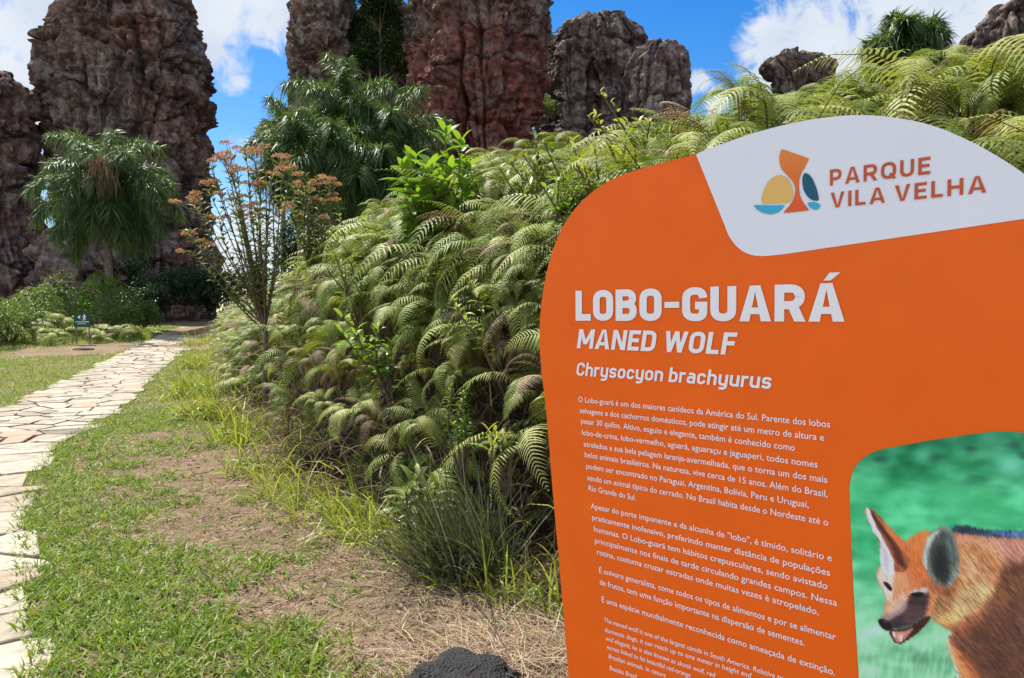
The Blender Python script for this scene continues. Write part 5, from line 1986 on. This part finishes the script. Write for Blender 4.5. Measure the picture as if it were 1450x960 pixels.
def flower_shrub(label, tips, foot, d0, nleaf=16, group=None, browner=False):
    r = thing('flowering_shrub', label, 'shrub', tuple(foot), 0, group)
    sg, lg, fg = Geo(), Geo(), Geo()
    F0 = Vector(foot)
    fork = Vector((0.02, 0, 0.42))
    sg.tube([(0, 0, -0.5), (0.02, 0, 0.2), tuple(fork)], [0.03, 0.026, 0.02], 7)
    for (u, v) in tips:
        dd = d0 + random.uniform(-0.5, 0.5)
        q = px(u, v, dd) - F0
        st = fork * random.uniform(0.55, 1.0)
        c1 = st + (q - st) * 0.35 + Vector((0, 0, -0.06)) + Vector((random.uniform(-.06, .06), 0, 0))
        c2 = st + (q - st) * 0.72 + Vector((random.uniform(-.05, .05), random.uniform(-.05, .05), -0.02))
        cur = catmull(np.array([st, c1, c2, q]), 8)
        sg.tube([tuple(p) for p in cur[::2]], list(np.linspace(0.012, 0.004, len(cur[::2]))), 5)
        n = nleaf * 6
        ti = rng.uniform(0.2, 0.97, n)
        ix = (ti * (len(cur) - 1)).astype(int)
        B = cur[ix]
        tan = cur[np.minimum(ix + 1, len(cur) - 1)] - cur[np.maximum(ix - 1, 0)]
        tan /= np.linalg.norm(tan, axis=1)[:, None] + 1e-9
        a = rng.uniform(0, 6.28, n)
        D = np.stack([np.cos(a), np.sin(a), np.full(n, 0.1)], 1) + tan * 0.9
        big_leaf(lg, B, D, rng.uniform(0.08, 0.17, n), rng.uniform(0.015, 0.027, n), 0.35)
        # flat corymb of small heads, some side branchlets
        for _ in range(random.choice([1, 2, 2])):
            cc = q + Vector((random.gauss(0, 0.07), random.gauss(0, 0.07), random.uniform(-0.05, 0.02)))
            rad = random.uniform(0.045, 0.085)
            sg.tube([tuple(cur[-5]), tuple(cc)], [0.004, 0.003], 4)
            m = 75
            rr = rad * np.sqrt(rng.random(m))
            a = rng.uniform(0, 6.28, m)
            B = np.array(cc) + np.stack([rr * np.cos(a), rr * np.sin(a), 0.025 * (1 - (rr / rad) ** 2) + rng.normal(0, 0.007, m) - 0.015], 1)
            D = np.stack([np.cos(a) * rr / rad, np.sin(a) * rr / rad, np.full(m, 0.7)], 1) + rng.normal(0, 0.4, (m, 3))
            fg.leaves(B, D, 0.03, 0.018, 0.3)
    obj('stem', sg.mesh('stem', [m_twig], True), r)
    obj('foliage', lg.mesh('foliage', [m_shrub], True), r)
    obj('flower_head', fg.mesh('flower_head', [m_flower]), r)
    return r


T1 = [(291, 261), (278, 275), (269, 283), (266, 324), (269, 353), (284, 341), (316, 217), (325, 208), (347, 208), (375, 208), (397, 221), (400, 234), (412, 237), (358, 216), (322, 223), (297, 229), (322, 240), (356, 237),
      (353, 258), (322, 268), (337, 277), (378, 299), (369, 258), (335, 232), (385, 245), (305, 255), (340, 300), (310, 310), (360, 290)]
flower_shrub('tall airy shrub with flat rusty orange flower heads against the blue sky', T1, px(374, 500, 9.0), 9.0, 14)
T2 = [(431, 243), (453, 250), (416, 259), (437, 268), (453, 284), (412, 284), (410, 294), (453, 307), (466, 253), (426, 265), (470, 259), (407, 300), (440, 258), (462, 275), (425, 300), (480, 285)]
flower_shrub('shorter shrub with browner flower heads in front of the palm clump', T2, px(448, 430, 9.8), 9.8, 12)


def grass_clump(label, foot, n, L, W, mat, spread=0.5, curve=0.5, rad=0.12, group=None, name='grass_clump', bias=(0, 0), cat='grass clump'):
    g = Geo()
    a = rng.uniform(0, 6.28, n)
    lean = np.abs(np.clip(rng.normal(0, spread, n), -2 * spread, 2 * spread))
    D = np.stack([np.cos(a) * lean + bias[0], np.sin(a) * lean + bias[1], np.ones(n)], 1)
    B = np.stack([np.clip(rng.normal(0, rad, n), -1.3 * rad, 1.3 * rad), np.clip(rng.normal(0, rad, n), -1.3 * rad, 1.3 * rad), np.full(n, -0.03)], 1)
    g.blades(B, D, L * rng.uniform(0.5, 1.1, n), W, curve * rng.uniform(0.4, 1.5, n), 5)
    o = obj(name, g.mesh(name, [mat]), None, tuple(foot))
    return tag(o, label, cat, group)


g0 = G(728, 800) + Vector((-0.22, -0.28, 0))
grass_clump('dense dark tuft of stiff rushes touching the left edge of the orange sign', g0, 480, 1.15, 0.009, m_rush, 0.55, 0.32, 0.14, None, 'rush_tuft', (-0.3, -0.1), 'rush tuft')
g0 = G(680, 800) + Vector((-0.2, -0.25, 0))
grass_clump('smaller rush tuft leaning left beside the big dark rush tuft', g0, 200, 0.85, 0.008, m_rush, 0.55, 0.35, 0.11, None, 'rush_tuft', (-0.35, -0.1), 'rush tuft')
CL = [(312, 520, 1.25, 220, 'yellow green tall grass by the path at the narrow end of the bank'), (318, 560, 1.1, 220, 'bright tall grass beside the lawn below the flowering shrub'), (336, 590, 0.9, 190, 'yellow grass clump at the corner of the bare soil'),
      (352, 625, 0.8, 140, 'drooping grass clump above the bare soil'), (385, 668, 0.65, 120, 'grass clump hanging over the bare soil'), (425, 700, 0.6, 100, 'thin grass clump in front of the dry ferns'), (480, 728, 0.5, 90, 'low grass clump at the bend of the bank'),
      (540, 752, 0.6, 110, 'arching yellow grass clump left of the dark leafy plant'), (575, 765, 0.7, 120, 'tall grass clump right beside the dark leafy plant'), (640, 785, 0.55, 120, 'drooping grass clump between the leafy plant and the rushes'), (670, 810, 0.45, 110, 'pale grass clump in front of the rushes'), (765, 840, 0.45, 110, 'grass clump at the lower left edge of the sign'), (300, 490, 1.1, 160, 'far tall grass where the path meets the bank')]
for (u, v, L, n, lab) in CL:
    g0 = G(u, v) + (Vector((-0.3, -0.2, 0)) if v < 600 else Vector((-0.06, -0.08, 0)))
    L = L * (1.15 if v < 600 else 1.45)
    grass_clump(lab, g0, int(n * (2.0 if v < 600 else 1.1)), L, 0.013 + 0.004 * (g0.y > 9), m_tallgrass, 0.6, 0.75, 0.13 + 0.012 * g0.y, 'grass clumps along the foot of the bank', 'grass_clump', (-0.12, -0.1))

# ------------------------------------------------------------------ lawn
BARE = [(G(275, 650), 0.9), (G(245, 615), 0.5), (G(330, 690), 0.75), (G(400, 760), 0.5), (G(120, 495), 2.0), (G(180, 490), 2.0), (G(60, 500), 1.6), (G(630, 845), 0.6), (G(700, 900), 0.6), (G(560, 800), 0.6), (G(740, 950), 0.5), (G(420, 850), 0.35), (G(280, 740), 0.5)]


def lawn_density(x, y):
    p = np.stack([x / 0.55, y / 0.55, np.zeros(len(x))], 1)
    q = np.stack([x / 2.6, y / 2.6, np.full(len(x), 4.0)], 1)
    dn = 1.08 + 1.15 * fbm(p, 3) + 0.5 * fbm(q, 2)
    for c, r_ in BARE:
        dn = dn - 1.1 * np.exp(-((x - c.x) ** 2 + (y - c.y) ** 2) / (r_ * r_))
    d, _ = bank(x, y)
    dn = dn - 0.55 * sstep(-0.9, 0.1, d)
    dn = np.maximum(dn, 0.29 + 0.0 * dn) if y.max() < 13 else dn
    dn = dn - 10 * on_path(x, y, -0.03) + 0.35 * on_path(x, y, 0.3)
    return dn


def scatter_pts(n, x0, x1, y0, y1, falloff=True):
    y = y0 * (y1 / y0) ** rng.random(n) if falloff else rng.uniform(y0, y1, n)
    x = rng.uniform(x0, x1, n)
    return x, y


g = Geo()
# near tufts
x, y = scatter_pts(40000, -8.5, 2.0, 2.3, 12)
u_ = 725 + FPX * x / y
m = (u_ > -120) & (u_ < 860)
x, y = x[m], y[m]
dn = lawn_density(x, y)
m = dn > rng.uniform(0.25, 1.0, len(x))
x, y = x[m], y[m]
nb = 7
tx, ty = np.repeat(x, nb), np.repeat(y, nb)
n = len(tx)
a = rng.uniform(0, 6.28, n)
lean = rng.uniform(0.35, 1.6, n)
tx = tx + rng.normal(0, 0.02, n)
ty = ty + rng.normal(0, 0.02, n)
D = np.stack([np.cos(a) * lean, np.sin(a) * lean, np.ones(n)], 1)
tr = np.repeat(np.clip(rng.normal(0.45, 0.22, len(x)), 0, 1), nb)
g.blades(np.stack([tx, ty, ground_z(tx, ty) - 0.004], 1), D, rng.uniform(0.05, 0.16, n), rng.uniform(0.007, 0.0145, n), rng.uniform(0.1, 0.6, n), 2, np.clip(tr + rng.normal(0, 0.12, n), 0, 1))
# farther lawn
x, y = scatter_pts(150000, -34, -2, 10, 52)
u_ = 725 + FPX * x / y
m = (u_ > -60) & (u_ < 420)
x, y = x[m], y[m]
dn = lawn_density(x, y)
m = dn > rng.uniform(0.0, 0.62, len(x))
x, y = x[m], y[m]
n = len(x)
a = rng.uniform(0, 6.28, n)
lean = rng.uniform(0.3, 1.2, n)
D = np.stack([np.cos(a) * lean, np.sin(a) * lean, np.ones(n)], 1)
sc = np.sqrt(y / 10)
for q in range(3):
    x2, y2 = x + rng.normal(0, 0.05, n) * sc, y + rng.normal(0, 0.05, n) * sc
    g.blades(np.stack([x2, y2, ground_z(x2, y2) - 0.004], 1), D + rng.normal(0, 0.4, (n, 3)) * np.array([1, 1, 0]), rng.uniform(0.05, 0.1, n) * sc, 0.011 * sc, 0.3, 2, np.clip(rng.normal(0.5, 0.25, n), 0, 1))
tag(obj('grass', g.mesh('grass', [m_grass])), 'short patchy green grass of the lawn on both sides of the stone path', 'grass', None, 'stuff')

# dry straw and litter on the bare soil
g = Geo()
x, y = scatter_pts(130000, -8, 2.2, 2.3, 13)
u_ = 725 + FPX * x / y
dd, _ = bank(x, y)
m = (u_ > -100) & (u_ < 900) & (~on_path(x, y, 0.0)) & (dd < 0.8)
x, y, dd = x[m], y[m], dd[m]
wgt = 0.35 + 0.6 * np.exp(-np.abs(dd + 0.3) / 0.8)
for c, r_ in BARE:
    wgt = wgt + 0.4 * np.exp(-((x - c.x) ** 2 + (y - c.y) ** 2) / (r_ * r_))
m = rng.random(len(x)) < wgt
x, y = x[m], y[m]
n = len(x)
a = rng.uniform(0, 6.28, n)
D = np.stack([np.cos(a), np.sin(a), rng.uniform(-0.05, 0.28, n)], 1)
g.blades(np.stack([x, y, ground_z(x, y) + rng.uniform(0.002, 0.03, n)], 1), D, rng.uniform(0.03, 0.16, n), rng.uniform(0.002, 0.006, n), 0.12, 2, np.clip(rng.normal(0.45, 0.25, n), 0, 1))
# fallen leaf scraps
k = 9000
x, y = scatter_pts(k, -7, 2.2, 2.3, 13)
dd, _ = bank(x, y)
m = (~on_path(x, y, 0.0)) & (dd < 0.5) & (rng.random(k) < np.exp(-np.abs(dd + 0.2) / 1.3))
x, y = x[m], y[m]
k = len(x)
a = rng.uniform(0, 6.28, k)
g.leaves(np.stack([x, y, ground_z(x, y) + 0.012], 1), np.stack([np.cos(a), np.sin(a), rng.uniform(-0.1, 0.4, k)], 1), rng.uniform(0.03, 0.09, k), rng.uniform(0.012, 0.03, k), 0.3, 0.1, np.clip(rng.normal(0.25, 0.25, k), 0, 1))
# straw heap by the sign foot
for (u, v, r_, k) in [(700, 890, 0.28, 1100), (760, 930, 0.25, 1000), (690, 935, 0.16, 500), (655, 950, 0.14, 260), (600, 950, 0.16, 350), (640, 830, 0.3, 700), (740, 830, 0.22, 700), (560, 790, 0.3, 500)]:
    c0 = G(u, v)
    x = rng.normal(c0.x, r_ * 0.6, k)
    y = rng.normal(c0.y, r_ * 0.6, k)
    a = rng.normal(2.4, 0.9, k)
    D = np.stack([np.cos(a), np.sin(a), rng.uniform(-0.02, 0.5, k)], 1)
    g.blades(np.stack([x, y, ground_z(x, y) + rng.uniform(0.0, 0.05, k)], 1), D, rng.uniform(0.1, 0.3, k), rng.uniform(0.002, 0.005, k), 0.3, 3, np.clip(rng.normal(0.65, 0.22, k), 0, 1))
tag(obj('dry_straw', g.mesh('dry_straw', [m_straw])), 'dry straw and leaf litter strewn over the bare soil at the foot of the bank', 'straw', None, 'stuff')
# long green and yellow blades growing through the ferns
g = Geo()
n = 16000
x = rng.uniform(-12, 3.5, n)
y = rng.uniform(2.2, 22, n)
dd, hh = bank(x, y)
m = (dd > -0.1) & (dd < 2.2) & (rng.random(n) < np.exp(-dd / 1.1))
x, y, dd, hh = x[m], y[m], dd[m], hh[m]
n = len(x)
zz = ground_z(x, y) + rng.random(n) ** 2 * np.clip(canopy(dd, hh) * 0.9 - (ground_z(x, y) - base_g(x, y)), 0.05, None)
a = rng.uniform(0, 6.28, n)
D = np.stack([np.cos(a) * 0.7 - 0.35, np.sin(a) * 0.7 - 0.3, rng.uniform(0.3, 1.3, n)], 1)
g.blades(np.stack([x, y, zz], 1), D, rng.uniform(0.25, 0.75, n), rng.uniform(0.006, 0.013, n), rng.uniform(0.3, 1.0, n), 4)
tag(obj('bank_grass', g.mesh('bank_grass', [m_tallgrass])), 'loose yellow green grass blades growing through the ferns on the front of the bank', 'grass', None, 'stuff')
# dead brown undergrowth on the steep front of the bank
g = Geo()
n = 130000
x = rng.uniform(-17, 3.5, n)
y = rng.uniform(2.2, 38, n)
dd, hh = bank(x, y)
m = (dd > -0.15) & (dd < 1.6) & (rng.random(n) < np.where(y > 15, 0.4, 1.0))
x, y, dd, hh = x[m], y[m], dd[m], hh[m]
n = len(x)
top = canopy(dd, hh)
gz = ground_z(x, y)
zz = gz + rng.random(n) * np.clip(top * 0.85 - (gz - base_g(x, y)), 0.05, None)
a = rng.uniform(0, 6.28, n)
D = np.stack([np.cos(a), np.sin(a), rng.normal(0.2, 0.8, n)], 1)
g.blades(np.stack([x, y, zz], 1), D, rng.uniform(0.15, 0.5, n), rng.uniform(0.004, 0.016, n), 0.5, 3, np.clip(rng.normal(0.4, 0.3, n), 0, 1))
tag(obj('undergrowth', g.mesh('undergrowth', [m_dead])), 'tangle of dead brown stalks and leaves under the ferns of the bank', 'undergrowth', None, 'stuff')


# ------------------------------------------------------------------ stones, sticks
def stone(label, u, v, rx, ry, rz, mat, name='stone', seed=0, rough=0.25):
    g0 = G(u, v)
    bm = bmesh.new()
    bmesh.ops.create_icosphere(bm, subdivisions=5, radius=1.0)
    P = np.array([v_.co[:] for v_ in bm.verts])
    k = 1 + rough * fbm(P * 1.4 + seed, 4) + rough * 0.25 * fbm(P * 9 + seed, 3, 0.6, True)
    for v_, q, kk in zip(bm.verts, P, k):
        v_.co = Vector((q[0] * rx * kk, q[1] * ry * kk, q[2] * rz * kk))
    me = bpy.data.meshes.new(name)
    bm.to_mesh(me)
    bm.free()
    me.materials.append(mat)
    for p_ in me.polygons:
        p_.use_smooth = True
    return tag(obj(name, me, None, (g0.x, g0.y, float(ground_z(g0.x, g0.y)) + rz * 0.15)), label, 'stone')


t = NT('black_stone')
n1 = t.noise(16, 4, 0.6)
vo = t.new('ShaderNodeTexVoronoi')
vo.inputs['Scale'].default_value = 70
t.l.new(t.tc.outputs['Object'], vo.inputs['Vector'])
c = t.ramp(n1, [(0.3, (0.008, 0.0075, 0.0075)), (0.7, (0.028, 0.026, 0.025))])
m_black = t.surf(c, 0.8, 0.3, t.bump(vo.outputs['Distance'], 0.9, 0.015))
stone('lumpy black stone half sunk in straw at the bottom edge of the picture', 655, 985, 0.24, 0.24, 0.10, m_black, 'stone', 3, 0.6)
m_dstone = plain_mat('dark_stone', (0.06, 0.045, 0.04), 0.85, 0.2, 0.3, 8, 0.5)
stone('flat dark stone lying on the bare patch left of the path', 118, 495, 0.34, 0.25, 0.06, m_dstone, 'stone', 5)
stone('flat dark stone on the grass edge just under the small green sign', 132, 470, 0.42, 0.28, 0.07, m_dstone, 'stone', 6)
for i, (a_, b_, rr, lab) in enumerate([((612, 928), (585, 958), 0.006, 'pale dry stick lying left of the black stone'), ((640, 872), (720, 935), 0.006, 'long dry stalk lying across the straw above the black stone'), ((560, 812), (640, 838), 0.004, 'thin bent twig lying on the soil below the grass clumps')]):
    A, B_ = G(*a_), G(*b_)
    M_ = (A + B_) / 2 + Vector((0.01, 0.02, 0.03))
    g = Geo()
    g.tube([tuple(A + Vector((0, 0, 0.03)) - M_), (0, 0, 0.012), tuple(B_ + Vector((0, 0, 0.04)) - M_)], [rr * 0.6, rr, rr * 0.7], 6, 0.8)
    tag(obj('stick', g.mesh('stick', [m_straw], True), None, tuple(M_)), lab, 'stick')

# ------------------------------------------------------------------ the small green trail sign
_q = px(117, 467, 28.5)
g0 = Vector((_q.x, _q.y, float(base_g(_q.x, _q.y))))
D0 = 28.5
w_ = 21 / FPX * D0
top_z, bot_z = px(117, 443, D0).z, px(117, 463, D0).z
ts = thing('trail_sign', 'small dark green trail sign with a white walker and arrow in front of the hedge', 'sign', tuple(g0), R(20))
m_tgreen = print_mat('trail_green', (0.012, 0.06, 0.035), 0.45, 0.05)


def box_mesh(name, x0, x1, y0, y1, z0, z1, mat, bev=0.004):
    bm = bmesh.new()
    bmesh.ops.create_cube(bm, size=1)
    for v_ in bm.verts:
        v_.co = Vector(((x0 + x1) / 2 + v_.co.x * (x1 - x0), (y0 + y1) / 2 + v_.co.y * (y1 - y0), (z0 + z1) / 2 + v_.co.z * (z1 - z0)))
    bmesh.ops.bevel(bm, geom=bm.edges[:], offset=bev, segments=2, affect='EDGES')
    me = bpy.data.meshes.new(name)
    bm.to_mesh(me)
    bm.free()
    me.materials.append(mat)
    return me


zt, zb_ = top_z - g0.z, bot_z - g0.z
obj('panel', box_mesh('panel', -w_ / 2, w_ / 2, -0.02, 0.02, zb_, zt, m_tgreen), ts)
for sx_ in (-1, 1):
    obj('post', box_mesh('post', sx_ * w_ * 0.38 - 0.02, sx_ * w_ * 0.38 + 0.02, 0.022, 0.06, -0.2, zt - 0.05, m_bark), ts)


def sflat(name, polys):
    VV, FF = [], []
    for pl in polys:
        b = len(VV)
        VV += [(a * w_, -0.024, zb_ + c_ * (zt - zb_)) for a, c_ in pl]
        FF.append(tuple(range(b, b + len(pl))))
    me = bpy.data.meshes.new(name)
    me.from_pydata(VV, [], FF)
    me.materials.append(m_letter)
    return obj(name, me, ts)


circ = [(0.12 + 0.032 * math.cos(k * 0.7), 0.87 + 0.04 * math.sin(k * 0.7)) for k in range(9)]
sflat('arrow', [[(-0.28, 0.70), (-0.12, 0.84), (-0.12, 0.76), (-0.20, 0.70), (-0.12, 0.64), (-0.12, 0.56)]])
sflat('walker', [circ, [(0.09, 0.82), (0.15, 0.82), (0.15, 0.64), (0.09, 0.64)], [(0.09, 0.64), (0.13, 0.64), (0.07, 0.47), (0.02, 0.47)], [(0.115, 0.63), (0.15, 0.64), (0.21, 0.48), (0.17, 0.47)], [(0.085, 0.80), (0.085, 0.74), (0.02, 0.66), (0.0, 0.69)], [(0.155, 0.80), (0.155, 0.74), (0.22, 0.68), (0.23, 0.71)]])
sflat('caption', [[(-0.40 + 0.1 * k, 0.345), (-0.32 + 0.1 * k, 0.345), (-0.32 + 0.1 * k, 0.39), (-0.40 + 0.1 * k, 0.39)] for k in range(8)] + [[(-0.3 + 0.09 * k, 0.22), (-0.23 + 0.09 * k, 0.22), (-0.23 + 0.09 * k, 0.25), (-0.3 + 0.09 * k, 0.25)] for k in range(6)])
